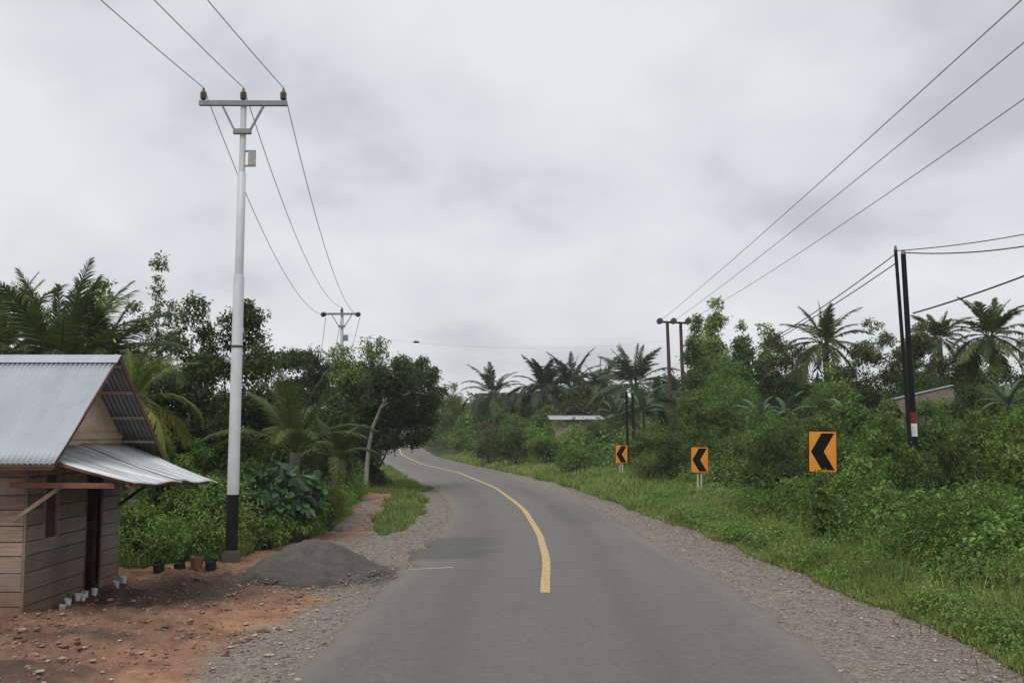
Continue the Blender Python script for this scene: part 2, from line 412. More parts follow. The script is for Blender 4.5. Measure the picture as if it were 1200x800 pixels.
def palm(name, label, px, cpy, Y, FL, nf=20, elmax=80, elmin=-25, bend=1.3, m='palm', leafL=.55, W=.045, pairs=46, trunk=True, tr=.14,
         group=None, lift=.1, base_px=None, hang=.35, dry=0, azs=None, trunk_top=None):
    _seed[0] += 1; rng = np.random.default_rng(_seed[0])
    X, _, Zc = at(px, cpy, Y); bx = X if base_px is None else at(base_px, cpy, Y)[0]
    zg = ghs(bx, Y); root = empty(name, (bx, Y, zg)); tag(root, label, 'palm tree', group)
    top = np.array((X - bx, 0, Zc - zg)); mb = MB()
    if trunk:
        tp = [np.array((0, 0, -.2)) * (1 - t) + top * t + np.array((math.sin(t * 3) * .12, 0, 0)) for t in (0, .15, .4, .7, 1)]
        mb.tube(tp, [tr * 1.7, tr * 1.15, tr, tr * .9, tr * .95], 9)
    else: mb.tube([(0, 0, -.2), top], [tr * 1.3, tr * 1.4], 9)
    mb.build('trunk', [PALMBARK], root)
    B = []; A = []; S = []; Ls = []; var = []; rb = MB()
    for k in range(nf):
        q = (k + .5) / nf
        el = R_(elmax + (elmin - elmax) * q ** 1.15 + rng.normal() * 7); az = k * 2.39996 + rng.normal() * .2
        if azs is not None and k < len(azs): az, el = R_(azs[k][0]), R_(azs[k][1])
        fl = FL * (.8 + .25 * rng.random()) * (1 - .15 * (q < .15))
        pts, b, a, s, l = frond(rng, top + np.array((math.cos(az), math.sin(az), 0)) * tr * .6, az, el, fl, bend * rng.uniform(.8, 1.2) * (.48 + .70 * math.cos(el)) * (1.0 if el > 0 else .7), leafL * fl / FL, W, pairs, lift, rng.normal() * .15)
        rb.tube([p for p in pts[::2]], list(np.linspace(.028, .006, 8) * (FL / 4 + .3)), 5, cap=False, a=.62)
        B.append(b); A.append(a); S.append(s); Ls.append(l); fv = rng.random() * .45 + (.25 if q > .75 else 0)
        var.append(np.clip(fv + .3 * rng.random(len(b)), 0, 1))
    B = np.concatenate(B); A = np.concatenate(A); S = np.concatenate(S); Ls = np.concatenate(Ls); var = np.concatenate(var)
    V, Fq, c = blade_geo(B, A, S, Ls, np.full(len(B), W) * np.clip(Ls / leafL, .5, 1), np.array((0, 0, -1.0)) * hang)
    nb = len(V)
    V2 = np.array(rb.v); F2 = np.array([i for f in rb.f for i in f]) + nb; c2 = np.array([len(f) for f in rb.f])
    link_mesh('crown', np.concatenate([V, V2]), np.concatenate([Fq, F2]), np.concatenate([c, c2]), [F[m]], root,
              {'v': np.concatenate([np.repeat(var, 5), np.array(rb.a)])})
    return root

def banana(name, label, px, cpy, Y, FL, nf=9, m='bright', group=None, elmin=15, W=.5, cat='banana plant'):
    _seed[0] += 1; rng = np.random.default_rng(_seed[0])
    X, _, Zc = at(px, cpy, Y); zg = ghs(X, Y); root = empty(name, (X, Y, zg)); tag(root, label, cat, group)
    H = Zc - zg; mb = MB(); mb.tube([(0, 0, -.1), (0.03, 0, H * .5), (0, 0, H)], [.13, .11, .07], 9, a=.6); mb.build('trunk', [F['olive']], root)
    V = []; Fc = []; vv = []
    for k in range(nf):
        az = k * 2.4 + rng.normal() * .3; el = R_(85 - (85 - elmin) * (k + .5) / nf); bend = rng.uniform(.9, 1.7); fl = FL * rng.uniform(.75, 1.1)
        p = np.array((0, 0, H)); n = 12; prev = None; va = rng.random() * .6 + .2; torn = rng.random(n + 1)
        for i in range(n + 1):
            t = i / n; e_ = el - bend * t ** 1.5
            d = np.array((math.cos(az) * math.cos(e_), math.sin(az) * math.cos(e_), math.sin(e_)))
            sd_ = nrm(np.cross(d, (0, 0, 1.0))); up = np.cross(sd_, d); w = W * FL / 2 * .5 * (0.08 if t < .14 else math.sin(math.pi * (.1 + .9 * (t - .14) / .86)) ** .55 + .02) * (1 - .25 * torn[i])
            row = [p - sd_ * w - up * w * .45, p - sd_ * w * .1, p + sd_ * w * .1, p + sd_ * w - up * w * .45]
            b = len(V); V += row; vv += [va, min(1, va + .3), min(1, va + .3), va]
            if prev is not None:
                for j in range(3): Fc.append((prev + j, prev + j + 1, b + j + 1, b + j))
            prev = b; p = p + d * fl / n
    link_mesh('crown', np.array(V), [i for f in Fc for i in f], [4] * len(Fc), [F[m]], root, {'v': vv}, [True] * len(Fc))
    return root
# ================================================================ GROUND
def axis_(segs):
    a = []
    for x0, x1, st in segs: a += list(np.arange(x0, x1 - 1e-6, st))
    a.append(segs[-1][1]); return np.array(a)
gx = axis_([(-900, -200, 50), (-200, -40, 8), (-40, -13, 1.0), (-13, 8, .085), (8, 20, .5), (20, 60, 2), (60, 200, 8), (200, 900, 50)])
gy = axis_([(-60, 6, 2), (6, 30, .085), (30, 62, .3), (62, 200, 2), (200, 420, 10), (420, 1220, 50)])
GX, GY = np.meshgrid(gx, gy); zz = gh(GX, GY)
nxg, nyg = len(gx), len(gy)
V = np.stack([GX, GY, zz], -1).reshape(-1, 3)
I = (np.arange(nyg - 1)[:, None] * nxg + np.arange(nxg - 1)[None]).reshape(-1)
Q = np.stack([I, I + 1, I + nxg + 1, I + nxg], 1).reshape(-1)
veg = veg_left(GX, GY) | strip_left(GX, GY) | (GX > Gx(GY) + (fbm(GX * .8, GY * .8, 3) - .5) * .5) | (GY > 140)
dl = Lx(GY) - GX
wv = (fbm(GX * .8, GY * .8, 12) - .5) * 1.1
gw = np.interp(GY, [8, 12, 16, 17.5, 20, 24, 27, 50], [1.15, 1.0, .85, 1.1, 2.1, 2.3, 1.4, 1.0])
grav = np.where(dl > 0, 1 - ss(-.6, .8, dl + wv - gw), 1.0)
grav = np.where((GY > 26) & (dl > 0), np.clip(grav + .75 * ss(.35, .6, fbm(GX * 1.5, GY * .8, 401)), 0, 1), grav)
damp = ss(.3, .75, fbm(GX * .55, GY * .9, 44)) * .6 + .8 * np.exp(-((GX + 5.9) ** 2 / 1.6 + (GY - 17.2) ** 2 / 2.2)) + .5 * np.exp(-((GX + 5.4) / 1.2) ** 2) * (GY < 18)
spill = np.exp(-(((GX + 3.2) / 1.5) ** 2 + ((GY - 18.7) / 1.25) ** 2)) * 1.5 * (.35 + 1.0 * fbm(GX * 2.2, GY * 2.2, 67)) * (GX < Lx(GY))
gm, nt, b = mat('ground_soil')
P_ = geo(nt)
n1 = noise(nt, 1.6, 8, .7, P_); n2 = noise(nt, 14, 6, .75, P_); n3 = noise(nt, 5, 5, .6, P_)
red = rampn(nt, n1, [(.25, (.08, .046, .032)), (.42, (.20, .098, .058)), (.54, (.32, .165, .10)), (.64, (.34, .21, .135)), (.8, (.38, .28, .20))])
red = mixc(nt, rampn(nt, n2, [(.4, (0, 0, 0)), (.7, (.5, .5, .5))]), red, (.16, .10, .07))
red = mixc(nt, attr(nt, 'damp'), red, (.062, .044, .034))
gr = rampn(nt, n3, [(.3, (.085, .075, .062)), (.5, (.155, .135, .112)), (.75, (.225, .19, .155))])
vor = N(nt, 'ShaderNodeTexVoronoi'); vor.inputs['Scale'].default_value = 26; nt.links.new(P_, vor.inputs['Vector'])
gr = mixc(nt, .45, gr, rampn(nt, vor.outputs['Color'], [(.1, (.05, .046, .042)), (.5, (.145, .13, .115)), (.95, (.33, .30, .26))]))
gr = mixc(nt, rampn(nt, n1, [(.5, (0, 0, 0)), (.72, (.45, .45, .45))]), gr, (.26, .19, .125))
grn = rampn(nt, n1, [(.3, (.018, .022, .010)), (.6, (.035, .045, .016)), (.8, (.06, .06, .03))])
gfac = N(nt, 'ShaderNodeMath', operation='ADD'); nt.links.new(attr(nt, 'grav'), gfac.inputs[0])
sub = N(nt, 'ShaderNodeMath', operation='MULTIPLY_ADD'); nt.links.new(n2, sub.inputs[0]); sub.inputs[1].default_value = .9; sub.inputs[2].default_value = -.45
nt.links.new(sub.outputs[0], gfac.inputs[1])
gf = rampn(nt, gfac.outputs[0], [(.35, (0, 0, 0)), (.65, (1, 1, 1))])
c_ = mixc(nt, gf, red, gr); c_ = mixc(nt, attr(nt, 'spill'), c_, rampn(nt, n2, [(.35, (.035, .032, .030)), (.55, (.075, .068, .062)), (.75, (.14, .13, .12))])); c_ = mixc(nt, attr(nt, 'veg'), c_, grn)
nt.links.new(c_, b.inputs['Base Color']); b.inputs['Roughness'].default_value = .95; b.inputs['Specular IOR Level'].default_value = .15
bm_ = N(nt, 'ShaderNodeMath', operation='ADD'); nt.links.new(n2, bm_.inputs[0]); nt.links.new(vor.outputs['Distance'], bm_.inputs[1])
bump(nt, b, bm_.outputs[0], .7, .03)
g_o = link_mesh('ground', V, Q, np.full(len(I), 4), gm, None, {'veg': veg.ravel().astype(float), 'grav': grav.ravel(), 'damp': np.clip(damp, 0, 1).ravel(), 'spill': np.clip(spill, 0, 1).ravel()}, np.ones(len(I), bool))
tag(g_o, kind='structure')

# ================================================================ ROAD
ry = np.concatenate([np.arange(-18, 8, 1.0), np.arange(8, 60, .12), np.arange(60, 300, 1.0)])
jl = (fbm(ry * 1.7, ry * 0, 21, 4) - .5) * .30 + (fbm(ry * 8, ry * 0, 24, 2) - .5) * .12; jr = (fbm(ry * 1.3, ry * 0 + 9, 22, 4) - .5) * .22 + (fbm(ry * 7, ry * 0 + 3, 25, 2) - .5) * .1
def bite(y0, w, d): return d * np.exp(-((ry - y0) / w) ** 2)
jl = jl + bite(20.0, .35, .35) + bite(23.2, .3, .22) - bite(22.2, .8, .2) + bite(29, 1.5, -.1)
RXL = Lx(ry) + jl; RXR = Rx(ry) + jr
cols = np.linspace(0, 1, 24); RZ = road_z(ry) + .035
X_ = RXL[:, None] * (1 - cols) + RXR[:, None] * cols
Z_ = RZ[:, None] + .05 * (1 - (2 * cols - 1) ** 2)[None] + 0 * X_
ed = (np.abs(2 * cols - 1) > .999)[None] * -.02; Z_ = Z_ + ed
Xf = np.concatenate([X_[:, :1] - .04, X_, X_[:, -1:] + .04], 1); Zf = np.concatenate([Z_[:, :1] - .12, Z_, Z_[:, -1:] - .12], 1)
nc = Xf.shape[1]; V = np.stack([Xf, np.repeat(ry[:, None], nc, 1), Zf], -1).reshape(-1, 3)
I = (np.arange(len(ry) - 1)[:, None] * nc + np.arange(nc - 1)[None]).reshape(-1)
Q = np.stack([I, I + 1, I + nc + 1, I + nc], 1).reshape(-1)
def road_top(x, y):
    c = (x - Lx(y)) / (Rx(y) - Lx(y)); return road_z(y) + .035 + .05 * (1 - (2 * c - 1) ** 2)
rm, nt, b = mat('asphalt')
P_ = geo(nt)
n1 = noise(nt, .35, 6, .6, scaled(nt, P_, (1.6, .35, 1))); n2 = noise(nt, 26, 6, .9, P_); n3 = noise(nt, 3, 7, .7, P_)
base = rampn(nt, n1, [(.3, (.088, .085, .080)), (.5, (.112, .107, .100)), (.72, (.145, .137, .126))])
base = mixc(nt, .5, base, rampn(nt, n2, [(.3, (.02, .019, .018)), (.48, (.082, .078, .072)), (.6, (.135, .128, .118)), (.7, (.38, .36, .33))]))
base = mixc(nt, rampn(nt, n3, [(.55, (0, 0, 0)), (.8, (.45, .45, .45))]), base, (.145, .125, .10))
n4 = noise(nt, 11, 9, .8, P_); base = mixc(nt, .38, base, rampn(nt, n4, [(.36, (.062, .058, .053)), (.48, (.095, .090, .082)), (.56, (.120, .113, .104)), (.66, (.17, .16, .15))]))
# paler dusty margins beside the shoulders: dust carried on from the soil
base = mixc(nt, attr(nt, 'dust'), base, (.18, .15, .12))
base = mixc(nt, attr(nt, 'patch'), base, (.060, .058, .055))
nt.links.new(base, b.inputs['Base Color']); b.inputs['Roughness'].default_value = .82; b.inputs['Specular IOR Level'].default_value = .35
bump(nt, b, n2, .8, .012)
YR = np.repeat(ry[:, None], nc, 1)
dst = np.minimum(Xf - RXL[:, None], RXR[:, None] - Xf)
dust = np.clip(1 - dst / .45, 0, 1) * (.35 + .9 * fbm(Xf * 1.5, YR * 1.1, 61)) * .75
CXf = Cx(YR)
patch = (ss(20.6, 20.9, YR) * (1 - ss(24.6, 25.4, YR)) * (1 - ss(-.9, -.3, Xf + (fbm(Xf * 2, YR * 2, 6) - .5))) * .7
         + .35 * np.exp(-(((Xf - .12) / .09) ** 2 + ((YR - 14.95) / .3) ** 2)) + .36 * np.exp(-((Xf - (CXf + 1.15)) / .28) ** 2) + .32 * np.exp(-((Xf - (CXf - 1.3)) / .3) ** 2) + .25 * ss(28, 29, YR) * (1 - ss(36, 38, YR)) * (Xf > 1.2))
r_o = link_mesh('road', V, Q, np.full(len(I), 4), rm, None, {'dust': dust.ravel(), 'patch': np.clip(patch, 0, 1).ravel()}, np.ones(len(I), bool)); tag(r_o, kind='structure')

# road line
def stripe(name, label, ys, cx, w, m, mat_cat='road marking', dz=.006):
    ys = np.asarray(ys); x = cx(ys); dx_ = np.gradient(x, ys); nx_ = 1 / np.sqrt(1 + dx_ ** 2); ny_ = -dx_ * nx_
    jj = (fbm(ys * 4, ys * 0, 91, 3) - .5) * .018
    a = np.stack([x - nx_ * (w / 2 + jj), ys - ny_ * (w / 2), 0 * ys], 1); c = np.stack([x + nx_ * (w / 2 - jj), ys + ny_ * w / 2, 0 * ys], 1)
    for q in (a, c): q[:, 2] = road_top(q[:, 0], q[:, 1]) + dz
    mm = (a + c) / 2
    mm[:, 2] = road_top(mm[:, 0], mm[:, 1]) + dz
    V = np.stack([a, mm, c], 1).reshape(-1, 3); I = np.arange(len(ys) - 1) * 3
    Q = np.concatenate([np.stack([I, I + 1, I + 4, I + 3], 1), np.stack([I + 1, I + 2, I + 5, I + 4], 1)]).reshape(-1)
    o = link_mesh(name, V, Q, np.full(2 * len(I), 4), m); tag(o, label, mat_cat); return o
ym, nt, b = mat('road_paint_yellow'); P_ = geo(nt)
c_ = rampn(nt, noise(nt, 8, 7, .75, P_), [(.28, (.24, .18, .10)), (.42, (.40, .27, .10)), (.7, (.47, .32, .125))])
c_ = mixc(nt, rampn(nt, noise(nt, 22, 6, .85, P_), [(.49, (0, 0, 0)), (.62, (.85, .85, .85))]), c_, (.13, .12, .105)); c_ = mixc(nt, rampn(nt, noise(nt, 13, 6, .8, scaled(nt, P_, (1, .4, 1))), [(.52, (0, 0, 0)), (.62, (.8, .8, .8))]), c_, (.14, .125, .105))
nt.links.new(c_, b.inputs['Base Color']); b.inputs['Roughness'].default_value = .75
stripe('centre_line', 'long worn yellow line painted along the middle of the curving grey road', np.concatenate([np.arange(16.3, 60, .2), np.arange(60, 240, .8)]), Cx, .155, ym)
wm = simple('road_paint_white', (.30, .29, .27), .8, 0, .3, 30)
mb = MB(); y0, x0, x1 = 19.25, -1.93, -1.1
mb.add([(x0, y0, road_top(x0, y0) + .006), (x1, y0 + .15, road_top(x1, y0) + .006), (x1, y0 + .26, road_top(x1, y0) + .006), (x0, y0 + .06, road_top(x0, y0) + .006)], [(0, 1, 2, 3)])
tag(mb.build('chalk_mark', [wm]), 'short faint whitish mark across the left edge of the road', 'road marking')

# ================================================================ SAND PILE
px_, py_ = -3.62, 18.9
th = np.linspace(0, 2 * math.pi, 90, endpoint=False); rr = np.linspace(0, 1, 34)
T, RR = np.meshgrid(th, rr)
ax_ = 1.32 - .12 * np.clip(np.cos(T), 0, 1) + .16 * np.sin(T * 3 + 1) + .10 * np.sin(T * 7); ay_ = 1.2 + .12 * np.sin(T * 4)
X = px_ + RR * ax_ * np.cos(T) * (1 + .12 * (fbm(T * 2 % 6.28, T * 0, 3) - .5)); Y = py_ + RR * ay_ * np.sin(T)
Hh = .74 * (1 - RR) ** 1.0 * (1 - .0 * RR); Hh = .70 * np.clip(1.09 - np.sqrt(RR ** 2 + .045), 0, 1) * (1 + .0 * RR)
Z = gh(X, Y, True) * (RR > .85) + gh(X, Y, False) * (RR <= .85) + Hh + ((fbm(X * 1.8, Y * 1.8, 8) - .5) * .26 + (fbm(X * 5, Y * 5, 28) - .5) * .10 + (fbm(X * 9, Y * 9, 18) - .5) * .04) * (RR < .97) - .04 * (RR > .97)
V = np.stack([X, Y, Z], -1).reshape(-1, 3); n = len(th); Fs = []
for i in range(len(rr) - 1):
    for k in range(n): Fs.append((i * n + k, i * n + (k + 1) % n, (i + 1) * n + (k + 1) % n, (i + 1) * n + k))
sm, nt, b = mat('dark_sand'); P_ = geo(nt)
c_ = rampn(nt, noise(nt, 30, 6, .85, P_), [(.3, (.022, .019, .017)), (.5, (.058, .050, .044)), (.68, (.11, .098, .087)), (.8, (.20, .18, .16))])
c_ = mixc(nt, rampn(nt, noise(nt, 1.5, 5, .6, P_), [(.45, (0, 0, 0)), (.7, (.5, .5, .5))]), c_, (.10, .085, .072))
nt.links.new(c_, b.inputs['Base Color']); b.inputs['Roughness'].default_value = .95; bump(nt, b, noise(nt, 45, 5, .8, P_), .6, .02)
tag(link_mesh('sand_pile', V, [i for f in Fs for i in f], [4] * len(Fs), sm, None, None, [True] * len(Fs)), 'mound of dark grey sand heaped beside the left edge of the road', 'sand pile', kind='thing')

# ================================================================ STONES
def stone_geo(rng, n, kind=1):
    base = np.array([(1, 0, 0), (-1, 0, 0), (0, 1, 0), (0, -1, 0), (0, 0, 1), (0, 0, -1), (.65, .65, .4), (-.65, .65, .4), (.65, -.65, .4), (-.65, -.65, .4)], float)
    fs = np.array([(4, 6, 0), (4, 7, 6), (4, 9, 7), (4, 8, 9), (4, 0, 8), (6, 2, 0), (6, 7, 2), (7, 1, 2), (7, 9, 1), (9, 3, 1), (9, 8, 3), (8, 0, 3), (5, 0, 2), (5, 2, 1), (5, 1, 3), (5, 3, 0)])
    return base, fs
def stones(name, pos, size, rng, m):
    base, fs = stone_geo(rng, 0); n = len(pos)
    Vv = base[None] * (1 + rng.normal(size=(n, 10, 3)) * .14) * (size[:, None, None] * (np.array((1, .8, .5))[None, None] * rng.uniform(.7, 1.3, (n, 1, 3))))
    a = rng.uniform(0, 6.28, n); ca, sa = np.cos(a)[:, None], np.sin(a)[:, None]
    Vv = np.stack([Vv[..., 0] * ca - Vv[..., 1] * sa, Vv[..., 0] * sa + Vv[..., 1] * ca, Vv[..., 2]], -1) + pos[:, None]
    I = (np.arange(n)[:, None, None] * 10 + fs[None]).reshape(-1)
    return link_mesh(name, Vv.reshape(-1, 3), I, np.full(n * len(fs), 3), m, None, {'v': np.repeat(rng.random(n), 10)})
stm, nt, b = mat('gravel_stone')
c_ = rampn(nt, attr(nt, 'v'), [(0, (.06, .054, .05)), (.4, (.15, .13, .112)), (.7, (.24, .205, .17)), (.88, (.27, .20, .14)), (1, (.48, .43, .37))])
c_ = mixc(nt, .3, c_, rampn(nt, noise(nt, 12, 4, .6, geo(nt)), [(.3, (.10, .09, .08)), (.7, (.35, .30, .25))]))
nt.links.new(c_, b.inputs['Base Color']); b.inputs['Roughness'].default_value = .9
rng = np.random.default_rng(5)
def scatter(n, x0, x1, y0, y1, pred): 
    x = rng.uniform(x0, x1, n); y = y0 + (y1 - y0) * rng.random(n) ** 1.4; k = pred(x, y); return x[k], y[k]
def gl(x, y):
    d = Lx(y) - x; w = np.interp(y, [8, 12, 16, 17.5, 20, 24, 27, 50], [1.15, 1.0, .85, 1.1, 2.1, 2.3, 1.4, 1.0]) + rng.normal(size=len(x)) * .35; p = np.where((d < w) | ((y > 26) & (d < 4)), .8, .10 + .45 * ss(.52, .62, fbm(x * 1.4, y * 1.4, 202)))
    out_pile = ((x - px_) / 1.9) ** 2 + ((y - py_) / 1.2) ** 2 > 1
    house_ = ~((x < -6.9) & (y > 14.8))
    return (d > -.05) & (rng.random(len(x)) < p) & ~veg_left(x, y) & ~strip_left(x, y) & out_pile & house_
x1, y1 = scatter(42000, -10.5, -1.6, 8.5, 48, gl)
x2, y2 = scatter(26000, 2.5, 6.2, 8.5, 48, lambda x, y: (x > Rx(y) - .08) & (x < Gx(y) + .25) & (rng.random(len(x)) < .25 + .75 * ss(.2, .8, (x - Rx(y)) / (Gx(y) - Rx(y) + .01))))
x = np.concatenate([x1, x2]); y = np.concatenate([y1, y2]); size = .010 + .028 * rng.random(len(x)) ** 3.5
tag(stones('gravel', np.stack([x, y, gh(x, y) + size * .12], 1), size, rng, stm), 'loose grey and tan gravel strewn along both edges of the road', 'gravel', kind='stuff')
clodm, nt, b = mat('soil_clod'); c_ = rampn(nt, attr(nt, 'v'), [(0, (.06, .034, .024)), (.5, (.17, .085, .055)), (1, (.27, .17, .12))]); nt.links.new(c_, b.inputs['Base Color']); b.inputs['Roughness'].default_value = .95
def gcl(x, y):
    d = Lx(y) - x
    return (d > .8) & ~veg_left(x, y) & (((x - px_) / 1.9) ** 2 + ((y - py_) / 1.25) ** 2 > 1) & ~((x < -6.9) & (y > 14.8)) & (fbm(x * 1.6, y * 1.3, 301) > .52)
x, y = scatter(6000, -10, -2.2, 8.5, 21, gcl); size = .015 + .05 * rng.random(len(x)) ** 3
tag(stones('soil_clods', np.stack([x, y, gh(x, y) + size * .05], 1), size, rng, clodm), 'broken lumps of red brown earth on the bare ground', 'soil', kind='stuff')
a_ = rng.uniform(0, 6.28, 700); q_ = rng.uniform(.82, 1.25, 700); x = px_ + 1.3 * q_ * np.cos(a_); y = py_ + 1.2 * q_ * np.sin(a_); size = .012 + .028 * rng.random(700) ** 3
tag(stones('gravel', np.stack([x, y, gh(x, y) + .02 + np.clip(1.0 - q_, 0, 1) * .55], 1), size, rng, stm), 'coarse grit rolled down around the foot of the dark sand pile', 'gravel', kind='stuff')
# bigger stones one by one

rockm = simple('rock', (.30, .235, .18), .9, 0, .45, 14, (1, 1, 1), .01, .2)
rocks = [(120, 770, .085), (85, 775, .07), (68, 770, .06), (132, 768, .05), (110, 755, .06), (226, 710, .045), (330, 710, .055), (346, 690, .06), (295, 725, .085), (278, 753, .09),
         (305, 742, .07), (345, 733, .06), (378, 698, .06), (398, 698, .055), (365, 684, .06), (355, 790, .09), (340, 800, .08), (300, 676, .04), (322, 676, .04), (258, 777, .06),
         (60, 786, .09), (200, 733, .04), (100, 798, .1), (240, 742, .05), (370, 765, .07), (320, 762, .07), (385, 720, .05)]
rock_labels = {0: 'flat pale stone in front of the house, right one of the bottom left stones', 2: 'stone nearest the picture corner below the house wall', 12: 'pale stone at the right end of the red soil below the sand pile', 15: 'large pale stone half in the gravel at the bottom edge by the road',
 16: 'pale stone in the gravel right at the asphalt corner, bottom edge', 9: 'broad flat tan stone in the middle of the red soil', 5: 'light stone in the dark damp soil below the pole', 8: 'tan stone just above the broad flat one on the red soil',
 17: 'left one of two tan stones lying against the foot of the sand pile', 18: 'right one of two tan stones lying against the foot of the sand pile', 22: 'stone at the bottom edge below the house stones'}
rocks += [(150, 745, .05), (175, 760, .06), (30, 770, .05), (205, 700, .05), (165, 715, .045), (268, 700, .05), (312, 704, .07), (290, 690, .045), (376, 712, .07), (352, 712, .06), (335, 748, .05), (30, 745, .05), (50, 725, .04)]
for i, (u, v, s) in enumerate(rocks):
    Yd = CAMH * 1200 / (v - 505); Xd = (u - 600) / 1200 * Yd
    rg = np.random.default_rng(900 + i); o = stones('rock', np.zeros((1, 3)), np.array([s * .82]), rg, rockm)
    sub_ = o.modifiers.new('s', 'SUBSURF'); sub_.levels = 1; sub_.render_levels = 2
    o.location = (Xd, Yd, ghs(Xd, Yd) + s * .25); o.rotation_euler = (0, 0, rg.uniform(0, 6))
    lab = rock_labels.get(i)
    if lab: tag(o, lab, 'stone')
    else: tag(o, 'small tan stone lying loose on the bare red soil left of the road', 'stone', 'small stones on the red soil')

# ================================================================ WOODEN HOUSE
wood, nt, b = mat('weathered_planks'); P_ = geo(nt)
c_ = rampn(nt, attr(nt, 'v'), [(0, (.15, .125, .105)), (.3, (.27, .235, .20)), (.5, (.30, .25, .21)), (.6, (.42, .31, .25)), (.8, (.30, .215, .17)), (1, (.48, .37, .29))])
gn = noise(nt, 5, 8, .7, scaled(nt, P_, (.5, .5, 12))); c_ = mixc(nt, rampn(nt, gn, [(.35, (.55, .55, .55)), (.6, (0, 0, 0))]), c_, (.06, .05, .042))
c_ = mixc(nt, rampn(nt, noise(nt, 1.6, 6, .7, scaled(nt, P_, (1, 1, .35))), [(.46, (0, 0, 0)), (.68, (.8, .8, .8))]), c_, (.105, .098, .092))
spz = N(nt, 'ShaderNodeSeparateXYZ'); nt.links.new(P_, spz.inputs[0]); 
zr = N(nt, 'ShaderNodeMapRange'); zr.inputs[1].default_value = .75; zr.inputs[2].default_value = 0.05; zr.inputs[3].default_value = 0; zr.inputs[4].default_value = .55
nt.links.new(spz.outputs[2], zr.inputs[0]); c_ = mixc(nt, zr.outputs[0], c_, (.15, .066, .038))   # splashed red mud along the foot of the wall
nt.links.new(c_, b.inputs['Base Color']); b.inputs['Roughness'].default_value = .85; b.inputs['Specular IOR Level'].default_value = .2; bump(nt, b, gn, .4, .01)
ply = simple('plywood', (.42, .31, .22), .75, 0, .3, 3, (3, .6, 1), 0, .2)
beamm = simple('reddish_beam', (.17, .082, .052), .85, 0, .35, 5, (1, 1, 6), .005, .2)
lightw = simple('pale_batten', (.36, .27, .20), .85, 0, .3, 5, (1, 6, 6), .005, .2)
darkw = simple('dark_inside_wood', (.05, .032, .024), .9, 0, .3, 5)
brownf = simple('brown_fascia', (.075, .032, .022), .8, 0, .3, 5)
zinc, nt, b = mat('zinc_roofing'); P_ = geo(nt)
c_ = rampn(nt, noise(nt, .9, 6, .6, scaled(nt, P_, (2, .6, .6))), [(.3, (.26, .283, .308)), (.7, (.34, .36, .38))]); c_ = mixc(nt, rampn(nt, noise(nt, 2.2, 7, .7, scaled(nt, P_, (3, .5, .5))), [(.56, (0, 0, 0)), (.75, (.6, .6, .6))]), c_, (.24, .22, .20))
c_ = mixc(nt, rampn(nt, noise(nt, 9, 5, .7, P_), [(.58, (0, 0, 0)), (.8, (.35, .35, .35))]), c_, (.38, .38, .38))
nt.links.new(c_, b.inputs['Base Color']); b.inputs['Metallic'].default_value = .45; b.inputs['Roughness'].default_value = .48
zinca, nt, b = mat('zinc_awning'); P_ = geo(nt)
c_ = rampn(nt, noise(nt, 1.4, 6, .65, scaled(nt, P_, (.4, 3.2, .5))), [(.33, (.22, .225, .235)), (.5, (.48, .49, .50)), (.7, (.72, .73, .74))])
nt.links.new(c_, b.inputs['Base Color']); b.inputs['Metallic'].default_value = .5; b.inputs['Roughness'].default_value = .42

WX = -7.0; Y0, Y1 = 14.9, 18.42; WXL = -13.6; EZ = 2.42; YR_ = 16.62; RZ_ = 3.80; SL = (RZ_ - 2.16) / (YR_ - 14.38)
house = empty('wooden_house', (WX, Y0, 0)); tag(house, 'small plank house with a steep corrugated zinc roof standing left of the road', 'house')
HO = np.array((WX, Y0, 0.0))
class LB(MB):
    def build(s, name, mats, parent=None):
        s.v = [tuple(np.array(v) - HO) for v in s.v]; return MB.build(s, name, mats, parent)
rng = np.random.default_rng(3)
mb = LB(); z = -.1
hts = []
while z < 2.34:
    h = rng.uniform(.19, .28); h = min(h, 2.46 - z); hts.append((z, h)); z += h
for z, h in hts:                       # front wall (towards the camera)
    xa = WXL
    while xa < WX - .03:
        xb = min(WX - .02, xa + rng.uniform(2.2, 3.6));
        if WX - xb < .6: xb = WX - .02
        mb.box(((xa + xb) / 2, Y0 + rng.uniform(0, .014), z + h / 2), (xb - xa - .006, .028, h - .014), a=rng.uniform(.45, 1)); xa = xb
mb.build('front_wall', [wood], house)
mb = LB()
DY0, DY1, DZ = 16.98, 17.62, 1.93; WY0, WY1, WZ0, WZ1 = 15.48, 15.92, .93, 1.98
for z, h in hts:                       # side wall with door and window openings
    segs = [(Y0 + .02, Y1)]
    def cut(segs, a, b_): 
        o_ = []
        for s0, s1 in segs:
            if s0 < a: o_.append((s0, min(s1, a)))
            if s1 > b_: o_.append((max(s0, b_), s1))
        return o_
    if z + h / 2 < DZ: segs = cut(segs, DY0, DY1)
    if WZ0 < z + h / 2 < WZ1: segs = cut(segs, WY0, WY1)
    v_ = rng.uniform(0, .5)
    for s0, s1 in segs: mb.box((WX + rng.uniform(0, .014), (s0 + s1) / 2, z + h / 2), (.028, s1 - s0 - .004, h - .014), a=v_ + rng.uniform(-.05, .05))
mb.build('side_wall', [wood], house)
mb = LB()
for z, h in hts:
    mb.box(((WXL + WX) / 2, Y1, z + h / 2), (WX - WXL - .04, .028, h), a=rng.random()); mb.box((WXL, (Y0 + Y1) / 2, z + h / 2), (.028, Y1 - Y0 - .05, h - .008), a=rng.random())
mb.build('back_wall', [wood], house)
mb = LB()                              # corner posts, plates
mb.box((WX + .005, Y0 - .005, 1.12), (.035, .035, 2.5), a=.2); mb.build('corner_post', [wood], house)
